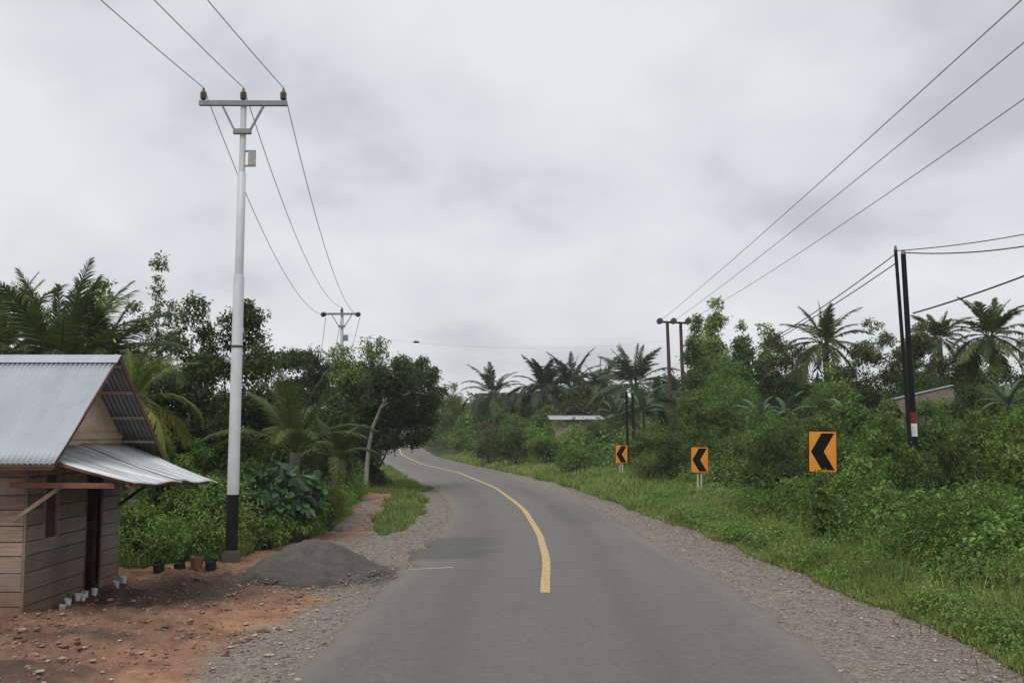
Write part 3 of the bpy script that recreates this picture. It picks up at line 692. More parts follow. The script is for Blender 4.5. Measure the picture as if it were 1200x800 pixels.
mb = LB(); mb.box((WX + .005, Y1, 1.12), (.035, .035, 2.5), a=.2); mb.build('corner_post', [wood], house)
mb = LB()
x_ = WX + .004
mb.add([(x_, Y0, 2.36), (x_, Y1, 2.36), (x_, Y1, 2.52), (x_, YR_, RZ_ - .10), (x_, Y0, 2.50)], [(0, 1, 2, 3, 4)]); mb.add([(x_ - .012, Y0, 2.36), (x_ - .012, Y1, 2.36), (x_ - .012, Y1, 2.52), (x_ - .012, YR_, RZ_ - .10), (x_ - .012, Y0, 2.50)], [(4, 3, 2, 1, 0)])
mb.build('gable_panel', [ply], house)
mb = LB(); mb.bar((WX + .03, Y0 + .25, 2.52), (WX + .03, Y1 + .30, 2.52), .03, .10); mb.box((WX + .14, Y0 + .62, 2.56), (.22, .07, .09), 1)
mb.build('tie_beam', [lightw, beamm], house)
# door: leaf ajar inside, frame
mb = LB(); mb.bar((WX - .01, DY0, 0), (WX - .01, DY0, DZ), .05, .06); mb.bar((WX - .01, DY1, 0), (WX - .01, DY1, DZ), .09, .06); mb.bar((WX - .01, DY0, DZ), (WX - .01, DY1, DZ), .06, .06)
d_ = mb.build('door', [brownf], house)
mb = LB()
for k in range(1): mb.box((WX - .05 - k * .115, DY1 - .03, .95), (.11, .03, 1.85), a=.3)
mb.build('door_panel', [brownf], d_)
mb = LB()
for a_, b2 in (((WX, WY0, WZ0), (WX, WY1, WZ0)), ((WX, WY0, WZ1), (WX, WY1, WZ1)), ((WX, WY0, WZ0), (WX, WY0, WZ1)), ((WX, WY1, WZ0), (WX, WY1, WZ1))): mb.bar(a_, b2, .04, .04)
w_ = mb.build('window', [wood], house)
mb = LB(); mb.box((WX - .03, (WY0 + WY1) / 2, (WZ0 + WZ1) / 2), (.015, WY1 - WY0, WZ1 - WZ0)); mb.build('dark_opening_panel', [darkw], w_)  # dark sheet in the window hole stands in for the unlit interior
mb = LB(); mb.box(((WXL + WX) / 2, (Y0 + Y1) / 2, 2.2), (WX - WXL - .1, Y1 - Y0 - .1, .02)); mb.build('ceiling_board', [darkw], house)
# corrugated sheets
def corr(mb, p0, u, v, nu, nv, amp, pitch, sag=None, mi=0):
    p0 = np.array(p0, float); u = np.array(u, float); v = np.array(v, float); w = nrm(np.cross(u, v)); Lu = np.linalg.norm(u)
    n = int(Lu / pitch * 6); vs = []
    for j in range(nv + 1):
        for i in range(n + 1):
            s = i / n; t = j / nv; p = p0 + u * s + v * t + w * amp * math.sin(2 * math.pi * s * Lu / pitch)
            if sag: p = p + np.array((0, 0, sag(s, t)))
            vs.append(p)
    fs = [(j * (n + 1) + i, j * (n + 1) + i + 1, (j + 1) * (n + 1) + i + 1, (j + 1) * (n + 1) + i) for j in range(nv) for i in range(n)]
    mb.add(vs, fs, mi, True)
XR = -6.38; XL2 = -14.2; EYF = 14.36; EYB = 18.88; EZF = RZ_ - (YR_ - EYF) * SL; EZB = RZ_ - (EYB - YR_) * SL
mb = LB(); corr(mb, (XR, YR_, RZ_), (XL2 - XR, 0, 0), (0, EYF - YR_, EZF - RZ_), 0, 6, .011, .078, lambda s, t: -.012 * math.sin(math.pi * t))
o = mb.build('front_roof', [zinc], house); q = o.modifiers.new('t', 'SOLIDIFY'); q.thickness = .003
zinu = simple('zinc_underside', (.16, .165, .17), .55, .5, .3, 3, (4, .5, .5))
mb = LB(); corr(mb, (XR, YR_, RZ_), (XL2 - XR, 0, 0), (0, EYB - YR_, EZB - RZ_), 0, 4, .011, .078)
o = mb.build('rear_roof', [zinu], house); q = o.modifiers.new('t', 'SOLIDIFY'); q.thickness = .003
mb = LB()
for s_ in (-1, 1):
    mb.add([(XR + .02, YR_, RZ_ + .035), (XL2, YR_, RZ_ + .035), (XL2, YR_ + s_ * .17, RZ_ + .025 - .17 * SL), (XR + .02, YR_ + s_ * .17, RZ_ + .025 - .17 * SL)], [(0, 1, 2, 3)])
o = mb.build('ridge_cap', [zinc], house); q = o.modifiers.new('t', 'SOLIDIFY'); q.thickness = .004
mb = LB()                              # purlins under the rear slope, visible at the overhang
for t in (.05, .30, .55, .80, .98):
    yb = YR_ + (EYB - YR_) * t; zb = RZ_ - (yb - YR_) * SL - .065; mb.bar((XR - .02, yb, zb), (WX - 1.5, yb, zb), .03, .045)
    yf = YR_ - (YR_ - EYF) * t; zf = RZ_ - (YR_ - yf) * SL - .07; mb.bar((XR - .02, yf, zf), (WX - 1.5, yf, zf), .03, .045)
mb.build('purlin', [lightw], house)
mb = LB()
mb.bar((XR - .01, YR_ + .02, RZ_ - .02), (XR - .01, EYB, EZB - .02), .02, .09)
mb.bar((XR - .01, YR_ - .02, RZ_ - .03), (XR - .01, EYF + .03, EZF - .02), .02, .05)
mb.bar((XR - .03, EYF + .03, EZF - .06), (XL2, EYF + .03, EZF - .06), .02, .06)
mb.build('bargeboard', [brownf], house)
# awning over the door side
mb = LB()
def awn(p_in0, p_in1, p_out0, p_out1):
    p_in0, p_in1, p_out0, p_out1 = [np.array(p, float) for p in (p_in0, p_in1, p_out0, p_out1)]; vs = []; n = 200; nv = 10
    for j in range(nv + 1):
        t = j / nv
        for i in range(n + 1):
            s = i / n; p = (p_in0 * (1 - s) + p_in1 * s) * (1 - t) + (p_out0 * (1 - s) + p_out1 * s) * t
            p[2] += .011 * math.sin(2 * math.pi * i / 5.0) - .03 * math.sin(math.pi * t) + .015 * math.sin(s * 9 + 1) * t
            vs.append(p)
    mb.add(vs, [(j * (n + 1) + i, j * (n + 1) + i + 1, (j + 1) * (n + 1) + i + 1, (j + 1) * (n + 1) + i) for j in range(nv) for i in range(n)], 0, True)
awn((WX + .02, 14.75, 2.33), (WX + .02, 16.75, 2.385), (-5.28, 14.45, 1.86), (-5.22, 16.35, 1.80))
awn((WX + .02, 16.65, 2.40), (WX + .02, 18.85, 2.36), (-5.24, 16.25, 1.818), (-5.20, 18.25, 1.70))
o = mb.build('awning', [zinca], house); q = o.modifiers.new('t', 'SOLIDIFY'); q.thickness = .003
mb = LB()
mb.bar((-5.40, 14.5, 1.845), (-5.36, 18.2, 1.70), .05, .04)
mb.bar((-7.0, 14.7, 2.27), (-5.35, 14.55, 1.86), .04, .04); mb.bar((-7.0, 18.5, 2.30), (-5.35, 18.1, 1.69), .04, .04)
mb.build('awning_batten', [beamm], house)
mb = LB(); mb.bar((-7.1, 14.62, 1.84), (-5.62, 14.62, 1.83), .05, .075); mb.build('outrigger', [beamm], house)
mb = LB(); mb.bar((-7.06, 14.66, 1.34), (-6.42, 14.66, 1.80), .045, .055); o = mb.build('brace', [simple('brown_brace', (.22, .15, .11), .85, 0, .3, 5)], house)
mb = LB(); mb.bar((-6.96, 18.3, 1.30), (-6.3, 18.3, 1.78), .045, .055); mb.build('brace', [darkw], house)
mb = LB(); mb.bar((-7.1, 18.34, 1.84), (-5.7, 18.34, 1.80), .05, .06); mb.build('outrigger', [beamm], house)

# white cups with seedlings by the wall
cupm = simple('white_plastic', (.62, .62, .68), .45, 0, .15, 20)
soilm = simple('potting_soil', (.05, .035, .025), .95)
def cup_proto(x, y):
    z = ghs(x, y); r = empty('cup_planter', (x, y, z)); mb = MB(); mb.tube([(0, 0, 0), (0, 0, .105), (0, 0, .12)], [.035, .05, .053], 14, cap=False); mb.tube([(0, 0, .003), (0, 0, .0035)], [.034, .034], 14)
    mb.build('cup', [cupm], r); mb = MB(); mb.tube([(0, 0, .085), (0, 0, .095)], [.046, .047], 12); mb.build('soil', [soilm], r)
    return r
def seedling(r, hgt, k):
    rg = np.random.default_rng(k); n = 10; pos = np.stack([rg.normal(size=n) * .012, rg.normal(size=n) * .012, .1 + rg.random(n) * hgt], 1)
    return build_leaves('seedling', [leaf_geo(pos, sphere(rg, n) + np.array((0, 0, .3)), sphere(rg, n) * .4 + np.array((0, 0, 1)), .06, .03)], [F['mid']], r, rg.random(n), 4)
cups = [(-6.80, 15.75), (-6.77, 15.9), (-6.82, 16.02), (-6.80, 16.3), (-6.76, 16.42), (-6.80, 16.62), (-6.76, 16.85), (-6.78, 17.85), (-6.70, 17.98), (-6.80, 18.12)]
p0_ = cup_proto(*cups[0]); allc = [p0_]
for c in cups[1:]:
    k = copy_tree(p0_); k.location = (c[0], c[1], ghs(*c)); allc.append(k)
for i, r in enumerate(allc):
    wh = i < 7
    if i in (1, 4, 6): seedling(r, .12 + .05 * (i == 6), i)
    if i in (1, 4, 6):
        lab = {1: 'white plastic cup with a small seedling, nearest the front corner of the house', 4: 'white plastic cup with a small seedling midway along the house wall', 6: 'white plastic cup with the tallest seedling, next to the doorway'}[i]; tag(r, lab, 'planter cup')
    elif wh: tag(r, 'empty white plastic cup in the row between the house corner and the doorway', 'planter cup', 'white cups before the door')
    else: tag(r, 'empty white plastic cup at the far side of the doorway', 'planter cup', 'white cups beyond the door')
    r.rotation_euler = (0.12 * math.sin(i * 3), .1 * math.cos(i * 5), i)
# black polybags
pbm = simple('black_polybag', (.012, .012, .013), .5, 0, .3, 10)
pots = [(192, 663, 'leftmost black nursery bag, by the rear corner of the house'), (216, 661, 'black nursery bag second from the house, short of the clay pot'), (252, 660, 'black nursery bag touching the foot of the tall pole')]
for i, (u, v, lab) in enumerate(pots):
    Yd = 19.75; Xd = (u - 600) / 1200 * Yd; r = empty('nursery_bag', (Xd, Yd, ghs(Xd, Yd))); tag(r, lab, 'nursery bag', 'black nursery bags at the thicket edge')
    mb = MB(); mb.tube([(0, 0, -.01), (0.01, 0, .06), (0, .01, .13), (0, 0, .17)], [.09, .11, .105, .112], 12, cap=False); mb.build('bag', [pbm], r)
    mb = MB(); mb.tube([(0, 0, .12), (0, 0, .145)], [.10, .10], 12); mb.build('soil', [soilm], r)
    rg = np.random.default_rng(50 + i); n = 60; pos = np.stack([rg.normal(size=n) * .05, rg.normal(size=n) * .05, .2 + rg.random(n) * .38], 1)
    build_leaves('seedling', [leaf_geo(pos, sphere(rg, n) + np.array((0, 0, .2)), sphere(rg, n) * .5 + np.array((0, 0, 1)), .09, .03)], [F['mid']], r, rg.random(n), 4)
Yd = 19.75; Xd = (236 - 600) / 1200 * Yd; mb = MB(); mb.tube([(0, 0, 0), (0, 0, .14), (0, 0, .22)], [.09, .12, .13], 14, cap=False); mb.tube([(0, 0, .12), (0, 0, .13)], [.11, .11], 12)
o = mb.build('clay_pot', [simple('terracotta', (.22, .11, .07), .9)]); o.location = (Xd, Yd, ghs(Xd, Yd)); tag(o, 'brown clay pot standing between the black nursery bags', 'plant pot')

# ================================================================ POLES AND WIRES
steel = simple('galvanised_steel', (.54, .555, .57), .55, .15, .16, 2.2, (1, 1, .5))
arms = simple('crossarm_steel', (.20, .225, .235), .55, .3, .2, 8)
blackp = simple('black_paint', (.010, .010, .011), .8, 0, .3, 6, (1, 1, 1), 0, .15)
insm = simple('insulator_glaze', (.045, .028, .024), .25, 0, .2, 6, spec=.6)
rustm = simple('rusty_steel', (.085, .042, .032), .9, 0, .4, 7, (1, 1, .5))
wirem = simple('wire', (.20, .20, .205), .5, .3, .1, 1); wired = simple('wire_black', (.015, .015, .016), .6, 0, .1, 1)
concm = simple('pole_concrete', (.17, .15, .135), .9, 0, .3, 8)
PZ = 9.52
def insulator(parent, x, y, z, s=1.0, name='insulator'):
    mb = MB(); prof = [(.0, .05), (.05, .05), (.055, .085), (.075, .06), (.10, .09), (.125, .06), (.15, .095), (.175, .06), (.20, .09), (.23, .06), (.26, .045), (.32, .03)]
    mb.tube([(x, y, z + a * s) for a, r in prof], [r * s for a, r in prof], 14); return mb.build(name, [insm], parent)
P1 = at(271, 650, 20.8); P1 = (P1[0], 20.8); pz = ghs(P1[0], 20.8)
pole = empty('utility_pole', (P1[0], P1[1], pz)); tag(pole, 'tall steel power pole with black painted foot beside the dark sand pile', 'power pole', None)
pole.rotation_euler = (0, R_(0.25), 0)
HP = 9.40
mb = MB()
mb.tube([(0, 0, 1.34), (0, 0, 5.72), (0, 0, 5.80)], [.118, .106, .09], 20, cap=False)
mb.tube([(0, 0, 5.80), (0, 0, 7.9), (0, 0, 7.93)], [.088, .084, .066], 18, cap=False); mb.tube([(0, 0, 7.93), (0, 0, HP)], [.066, .06], 16)
mb.build('shaft', [steel], pole)
mb = MB(); mb.tube([(0, 0, -.2), (0, 0, .0), (0, 0, 1.34)], [.125, .125, .121], 20, cap=False); mb.build('painted_foot', [blackp], pole)
mb = MB(); mb.tube([(0, 0, -.15), (0, 0, .18), (0, 0, .24)], [.19, .185, .125], 16, cap=False); mb.build('base_collar', [simple('muddy_concrete', (.045, .035, .03), .9)], pole)
mb = MB(); mb.tube([(0, 0, 4.30), (0, 0, 4.345)], [.122, .122], 18); mb.build('clamp_band', [rustm], pole)
mb = MB(); mb.box((0, -.05, HP - .02), (1.82, .09, .10)); arm = mb.build('crossarm', [arms], pole)
mb = MB(); mb.box((0, -.06, HP - .62), (.36, .10, .10)); mb.build('lower_arm', [arms], pole)
for s_ in (-1, 1): mb = MB(); mb.bar((s_ * .17, -.06, HP - .58), (s_ * .43, -.06, HP - .07), .04, .04); mb.build('strut', [arms], pole)
for x in (-.83, 0, .83): insulator(pole, x, -.05, HP + .03, .82)
mb = MB(); mb.box((.13, -.01, HP - 1.02), (.30, .04, .03)); mb.box((.13, -.01, HP - 1.33), (.30, .04, .03)); mb.box((.205, -.02, HP - 1.175), (.16, .03, .28), 1); mb.build('metal_box', [arms, simple('box_panel', (.33, .32, .31), .6, 0, .4, 12)], pole)
# second power pole further down
P2 = at(401, 368, 51); g2 = ghs(P2[0], 51); H2 = P2[2] - g2
pole2 = empty('utility_pole', (P2[0], 51, g2)); tag(pole2, 'distant steel power pole whose crossarm shows above the left trees', 'power pole')
mb = MB(); mb.tube([(0, 0, -.2), (0, 0, 5), (0, 0, H2 + .05)], [.13, .11, .07], 12); mb.build('shaft', [steel], pole2)
mb = MB(); mb.box((0, -.1, H2), (1.82, .09, .10)); mb.build('crossarm', [arms], pole2)
mb = MB(); mb.box((0, -.1, H2 - .62), (.36, .10, .10)); mb.build('lower_arm', [arms], pole2)
for s_ in (-1, 1): mb = MB(); mb.bar((s_ * .17, -.1, H2 - .58), (s_ * .5, -.1, H2 - .05), .04, .04); mb.build('strut', [arms], pole2)
def strain(parent, x, y, z, sy):
    mb = MB(); mb.tube([(x, y, z), (x, y + sy * .12, z - .03), (x, y + sy * .5, z - .10)], [.03, .03, .03], 8)
    for k in range(3): mb.tube([(x, y + sy * (.14 + .12 * k), z - .03 - .02 * k), (x, y + sy * (.20 + .12 * k), z - .05 - .02 * k)], [.12, .12], 12)
    mb.build('insulator', [insm], parent)
for x in (-.86, .86): strain(pole2, x, -.12, H2, -1)
insulator(pole2, 0, -.1, H2 + .04, .9)
mb = MB(); mb.box((.2, -.02, H2 - 1.2), (.22, .1, .3)); mb.build('metal_box', [arms], pole2)

def wire(name, label, p0, p1, sag, r, m, n=40, group=None, cat='power line'):
    pts = curve_pts(p0, p1, (0, 0, -sag), n); mb = MB(); mb.tube(pts, r, 6, cap=False); o = mb.build(name, [m]); tag(o, label, cat, group); return o
def p1w(x, dz=0): 
    return (P1[0] + x + (HP) * math.sin(R_(.25)), P1[1] - .05, pz + HP + .31 + dz)
nm = ('left', 'middle', 'right')
for i, (x, n_) in enumerate(zip((-.83, 0, .83), nm)):
    a = p1w(x); b0 = (a[0] + .15, a[1] - 52, a[2] + .5)
    wire('power_line', f'{n_} bare wire running forward overhead from the tall pole at the sand pile', a, b0, 1.3, .0085, wirem)
    c0 = (P2[0] + (-.86, 0, .86)[i], 51 - (.6 if i != 1 else .1), P2[2] + (-.1 if i != 1 else .35))
    wire('power_line', f'{n_} bare wire sagging from the tall pole back to the distant left pole', a, c0, 1.05, .0095, wirem)
    d0 = (P2[0] - 9.5 + x, 96, 7.6)
    wire('power_line', f'{n_} thin wire dropping behind the trees beyond the distant left pole', (c0[0], 51.2, c0[2] - .05), d0, 1.6, .013, wirem)
# rusty three-wire H pole on the right
YH = 64
def hp(u, v): q = at(u, v, YH); return q
A_ = hp(782, 378); B_ = hp(800, 378)
hr = empty('h_frame_pole', (A_[0], YH, ghs(A_[0], YH))); tag(hr, 'pair of rusty poles joined by a crossarm rising above the right bushes', 'power pole')
g = ghs(A_[0], YH)
lc = lambda p: (p[0] - A_[0], p[1] - YH, p[2] - g)
bl = hp(788, 505); 
mb = MB(); mb.tube([(bl[0] - A_[0], 0, -.3), lc(A_)], [.15, .10], 10); mb.build('pole', [rustm], hr)
bl = hp(806, 500)
mb = MB(); mb.tube([(bl[0] - A_[0], .8, -.3), (B_[0] - A_[0], .8, B_[2] - g)], [.15, .10], 10); mb.build('pole', [rustm], hr)
c0 = hp(771, 377); c1 = hp(806, 377)
mb = MB(); mb.bar(lc((c0[0], YH - .05, c0[2])), lc((c1[0], YH + .75, c1[2])), .12, .12); mb.build('crossarm', [blackp], hr)
rt = []
for u in (772, 788, 805):
    q = hp(u, 377); mb = MB()
    for k in range(3): mb.tube([(q[0] - A_[0], -.25 - .14 * k, q[2] - g), (q[0] - A_[0], -.33 - .14 * k, q[2] - g)], [.19, .19], 12)
    mb.tube([(q[0] - A_[0], 0, q[2] - g), (q[0] - A_[0], -.7, q[2] - g)], [.05, .05], 8); mb.build('insulator', [insm], hr); rt.append((q[0], YH - .7, q[2]))
for i, (q, (u, v), lab) in enumerate(zip(rt, ((1195, 2), (1200, 50), (1200, 116)), ('highest', 'middle', 'lowest'))):
    Yd = (15.5, 17, 19.5)[i]; e_ = at(u, v, Yd); q = np.array(q); e_ = np.array(e_)
    # parabola through pole top and e_, on towards a pole behind the camera
    d = e_ - q; full = q + d * 1.75; full[2] = q[2] + .4; t = 1 / 1.75; lin = q[2] * (1 - t) + full[2] * t; sag = (lin - e_[2]) / (4 * t * (1 - t))
    wire('power_line', f'{lab} of three bare wires climbing right from the rusty pole pair', q, full, sag, .0105, wirem, 60)
# thin span from left distant pole to the rusty pair
wire('cable_span', 'thin cable crossing above the road between the distant left pole and rusty poles', (P2[0], 51, P2[2] - 1.0), (A_[0], YH, A_[2] - 1.1), .6, .004, wirem)
t_ = .19; mb = MB(); mb.tube([(-.14, 0, 0), (-.05, 0, .03), (.12, 0, .02), (.2, 0, 0)], [.02, .06, .05, .01], 8); o = mb.build('line_marker', [blackp])
q = np.array((P2[0], 51, P2[2] - 1.0)) * (1 - t_) + np.array((A_[0], YH, A_[2] - 1.1)) * t_; o.location = (q[0], q[1], q[2] - .6 * 4 * t_ * (1 - t_)); tag(o, 'small dark marker clipped on the thin cable over the road', 'line marker')

# black twin poles on the right
YB = 27.0
def twin(Yd, specs, label, tops, white=False, m=blackp):
    b0 = at(*specs[0][1], Yd); g = ghs(b0[0], Yd); r = empty('twin_pole', (b0[0], Yd, g)); tag(r, label, 'utility pole')
    for i, (tp, bp, rad) in enumerate(specs):
        T_ = np.array(at(*tp, Yd + i * .3)); Bt = np.array(at(*bp, Yd + i * .3)); d = (T_ - Bt) / (T_[2] - Bt[2]); Bg = Bt + d * (g - .3 - Bt[2])
        o_ = np.array((b0[0], Yd, g)); mb = MB(); mb.tube([Bg - o_, (Bg + T_) / 2 - o_, T_ - o_], [rad * 1.15, rad, rad * .85], 12)
        p = mb.build('pole', [m], r)
        if white and i == 1:
            for (u0, v0, v1, mm_, nm_) in ((1069.5, 483, 495, simple('red_paint', (.16, .012, .010), .6), 'red_band'), (1070.3, 496, 511, simple('white_paint', (.66, .66, .68), .6), 'white_band')):
                za = at(u0, v0, Yd + .3)[2]; zb = at(u0, v1, Yd + .3)[2]
                pa = Bt + d * (za - Bt[2]) - o_; pb = Bt + d * (zb - Bt[2]) - o_; mb = MB(); mb.tube([pb, pa], [rad * 1.12] * 2, 12); mb.build(nm_, [mm_], r)
        mb = MB(); mb.tube([T_ - o_, T_ - o_ + np.array((0, 0, .12))], [rad * .9, rad * .5], 10); mb.build('pole_cap', [concm], r)
        tops.append(T_)
    return r
tops = []
twin(YB, [((1049.5, 293), (1066, 512), .052), ((1058.5, 298), (1071.5, 512), .078)], 'two slim black leaning poles side by side with a white band low down', tops, True)
tops2 = []
twin(56, [((734, 459), (736, 540), .075), ((741, 460), (744, 545), .085)], 'far pair of slim dark poles rising behind the farthest chevron sign', tops2)
T0, T1 = tops
wire('telephone_cable', 'upper cable climbing from the top of the black twin poles to the right', T0 + np.array((0, 0, -.02)), at(1500, 190, 22), .35, .013, wired, cat='cable')
wire('telephone_cable', 'second cable from the top of the black twin poles to the right', T1 + np.array((0, 0, 0.05)), at(1500, 190, 21.0), .6, .017, wired, cat='cable')
e_ = np.array(at(1070, 367, YB + .3)); wire('telephone_cable', 'thick cable fixed halfway up the black twin poles running right', e_, at(1500, 185, 20), .25, .022, wired, cat='cable')
wire('telephone_cable', 'upper of two cables sloping left from the black twin poles', T0 + np.array((0, 0, -.1)), tops2[0] + np.array((0, 0, .1)), .95, .014, wired, cat='cable')
wire('telephone_cable', 'lower of two cables sloping left from the black twin poles', T0 + np.array((0, 0, -.35)), tops2[1] + np.array((0, 0, -.1)), .7, .014, wired, cat='cable')

# ================================================================ CHEVRON SIGNS
orange, nt, b = mat('sign_orange'); c_ = rampn(nt, noise(nt, 4, 5, .6, objc(nt)), [(.3, (.60, .21, .012)), (.7, (.72, .27, .02))]); c_ = mixc(nt, rampn(nt, noise(nt, 7, 7, .75, scaled(nt, objc(nt), (1.5, 1, .6))), [(.54, (0, 0, 0)), (.75, (.5, .5, .5))]), c_, (.30, .14, .05)); nt.links.new(c_, b.inputs['Base Color']); b.inputs['Roughness'].default_value = .5
sblack = simple('sign_black', (.006, .005, .005), .8, 0, .2, 6, (1, 1, 1), 0, .1); sgrey = simple('sign_back', (.35, .35, .36), .5, .4)
def rounded(w, h, r, n=6):
    p = []
    for cx_, cy_, a0 in ((w / 2 - r, h / 2 - r, 0), (-w / 2 + r, h / 2 - r, 90), (-w / 2 + r, -h / 2 + r, 180), (w / 2 - r, -h / 2 + r, 270)):
        for k in range(n + 1): a = R_(a0 + 90 * k / n); p.append((cx_ + r * math.cos(a), cy_ + r * math.sin(a)))
    return p
def slab(mb, poly, y0, y1, mi, zc):
    n = len(poly); f = [(x, y0, zc + z) for x, z in poly]; bk = [(x, y1, zc + z) for x, z in poly]
    mb.add(f + bk, [tuple(range(n)), tuple(range(2 * n - 1, n - 1, -1))] + [(i, i + n, (i + 1) % n + n, (i + 1) % n) for i in range(n)], mi)
SW, SH = .60, .88
def sign_at(u, v, Yd, label, yaw, tilt, hpx, pm=None):
    c = at(u, v, Yd); g = ghs(c[0], Yd); zc = c[2] - g
    r = empty('chevron_sign', (c[0], Yd, g), yaw); tag(r, label, 'road sign', 'orange chevron signs on the outside of the bend'); r.rotation_euler = (0, tilt, yaw)
    mb = MB(); slab(mb, rounded(SW, SH, .035), -.006, .006, 0, zc); slab(mb, rounded(SW - .035, SH - .035, .025), -.0085, -.0062, 1, zc)
    ch = [(-.245, 0), (-.02, .39), (.245, .39), (.02, 0), (.245, -.39), (-.02, -.39)]
    n = 6; f = [(x, -.011, zc + z) for x, z in ch]; bk = [(x, -.0088, zc + z) for x, z in ch]
    mb.add(f + bk, [(0, 1, 2, 3), (0, 3, 4, 5), (6, 9, 8, 7), (6, 11, 10, 9)] + [(i, i + 6, (i + 1) % 6 + 6, (i + 1) % 6) for i in range(6)], 2)
    mb.build('panel', [sblack, orange, sblack], r)
    for s_ in (-1, 1): mb = MB(); mb.tube([(s_ * .06, .04, -.3), (s_ * .06, .04, zc + .3)], .021, 10); mb.build('post', [pm or steel], r)
    mb = MB(); mb.box((0, .019, zc + .2), (.3, .02, .04)); mb.build('bracket', [sgrey], r); mb = MB(); mb.box((0, .019, zc - .2), (.3, .02, .04)); mb.build('bracket', [sgrey], r)
sign_at(962.5, 529, 21.8, 'nearest and largest orange sign with a black chevron pointing left', R_(-4), R_(.8), 48, simple('dark_post', (.03, .038, .028), .8))
sign_at(819.5, 538.5, 34.9, 'middle orange sign with a black chevron on two bare grey posts', R_(-2), R_(.5), 30)
sign_at(728, 532, 49.0, 'farthest and smallest orange sign with a black chevron', R_(6), R_(.6), 21)

# ================================================================ HUTS BEHIND THE BUSHES
rustroof = simple('rusty_zinc', (.10, .078, .068), .9, 0, .45, 2.5, (6, 1, 1), 0, .05); palew = simple('pale_plaster', (.33, .25, .215), .9, 0, .2, 2)
paleroof = simple('pale_zinc', (.30, .30, .31), .5, .3, .15, 3)
X0, Yh, Zr = at(647, 491, 76); X1 = at(706, 491, 76)[0]; g = ghs((X0 + X1) / 2, 76)
hut = empty('low_hut', ((X0 + X1) / 2, 76, g)); tag(hut, 'low pale hut with a flat zinc roof behind bushes left of the farthest sign', 'hut')
w = X1 - X0; h = Zr - g; mb = MB()
for (c, s) in (((0, 0, h / 2 - .1), (w - .3, .15, h - .1)), ((-w / 2 + .2, 2, h / 2 - .1), (.15, 4, h - .1)), ((w / 2 - .2, 2, h / 2 - .1), (.15, 4, h - .1)), ((0, 4, h / 2 - .1), (w - .3, .15, h - .1))): mb.box(c, s)
mb.build('wall', [palew], hut)
mb = MB(); corr(mb, (-w / 2 - .2, -.5, h + .0), (w + .4, 0, 0), (0, 5.2, .35), 0, 2, .012, .15); o = mb.build('roof', [paleroof], hut); q = o.modifiers.new('t', 'SOLIDIFY'); q.thickness = .06; 
mb = MB(); mb.box((w * .28, -.08, h * .45), (.7, .04, h * .8)); mb.build('door', [brownf], hut)
Yh = 38.0; E0 = at(1032, 476, Yh); RG0 = np.array(at(1047, 469, Yh + 1)); RG1 = np.array(at(1114, 453, Yh + 2.2)); g = ghs(RG0[0], Yh)
hut2 = empty('shed', (RG0[0], Yh, g)); tag(hut2, 'shed with a rusty corrugated roof half hidden behind the black twin poles', 'shed')
o_ = np.array((RG0[0], Yh, g)); a = RG0 - o_; c = RG1 - o_; dn = np.array((-.25, -1.7, -.62)); dn2 = np.array((.1, 1.7, -.8))
mb = MB(); corr(mb, a, c - a, dn, 0, 3, .014, .10); corr(mb, a, c - a, dn2, 0, 3, .014, .10); o = mb.build('roof', [rustroof], hut2); q = o.modifiers.new('t', 'SOLIDIFY'); q.thickness = .01
mb = MB(); mb.bar(a + np.array((-.05, 0, .05)), c + np.array((.05, 0, .05)), .16, .04); mb.build('ridge_cap', [paleroof], hut2)
mb = MB(); 
za = a[2] - .7
for P, Qp in ((a + dn * .85, c + dn * .85), (a + dn2 * .85, c + dn2 * .85), (a + dn * .85, a + dn2 * .85), (c + dn * .85, c + dn2 * .85)):
    zt = min(P[2], Qp[2]) - .05; m_ = (P + Qp) / 2; mb.bar((P[0], P[1], zt / 2), (Qp[0], Qp[1], zt / 2), .06, zt)
mb.build('wall', [wood], hut2)
# ================================================================ TREES, PALMS, SHRUBS
B = broadleaf
# ---- left, behind the house
palm('coconut_palm', 'large coconut palm with upright fronds directly above the house roof', 70, 445, 26, 3.4, 34, 88, -10, 1.0, 'palm', .7, .05, 64, tr=.2, lift=0, hang=.45)
palm('coconut_palm', 'coconut palm at the far left edge behind the roof', 0, 420, 28, 3.0, 26, 86, -20, 1.4, 'palmlight', .65, .05, 56, tr=.2, hang=.5)
palm('coconut_palm', 'young palm with yellowish fronds arching out behind the house gable', 155, 470, 22.5, 1.9, 14, 75, -20, 1.7, 'palmlight', .45, .04, 50, tr=.12, hang=.55)
palm('coconut_palm', 'coconut palm with long drooping fronds between house roof and airy tree', 118, 430, 27, 2.7, 22, 84, -25, 1.6, 'palm', .6, .045, 58, tr=.16, hang=.5)
B('broadleaf_tree', 'pale green tree showing between the palm fronds above the house', 118, 322, 100, 40, .35, .14, 'lime', 1.9, 16, .36)
B('broadleaf_tree', 'broad green tree behind the palms at the left edge', 20, 330, 120, 44, .3, None, 'mid', 2.9, 18)
B('airy_tree', 'tall thin tree with sparse crown showing sky, right of the palms', 186, 297, 84, 35, .42, .12, 'olive', 1.15, 30, .24, tr=.08)
B('airy_tree', 'second sparse small leaved tree left of the tall white pole', 228, 340, 90, 33, .45, .13, 'dark', 1.6, 22, .26, tr=.07)
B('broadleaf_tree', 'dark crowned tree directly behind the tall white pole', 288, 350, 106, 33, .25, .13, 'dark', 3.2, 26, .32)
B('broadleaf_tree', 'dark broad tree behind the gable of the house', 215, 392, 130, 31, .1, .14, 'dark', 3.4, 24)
B('broadleaf_tree', 'dark tree filling the gap behind the pole and nipa fronds', 300, 402, 130, 30.5, .05, .14, 'dark', 3.4, 26)
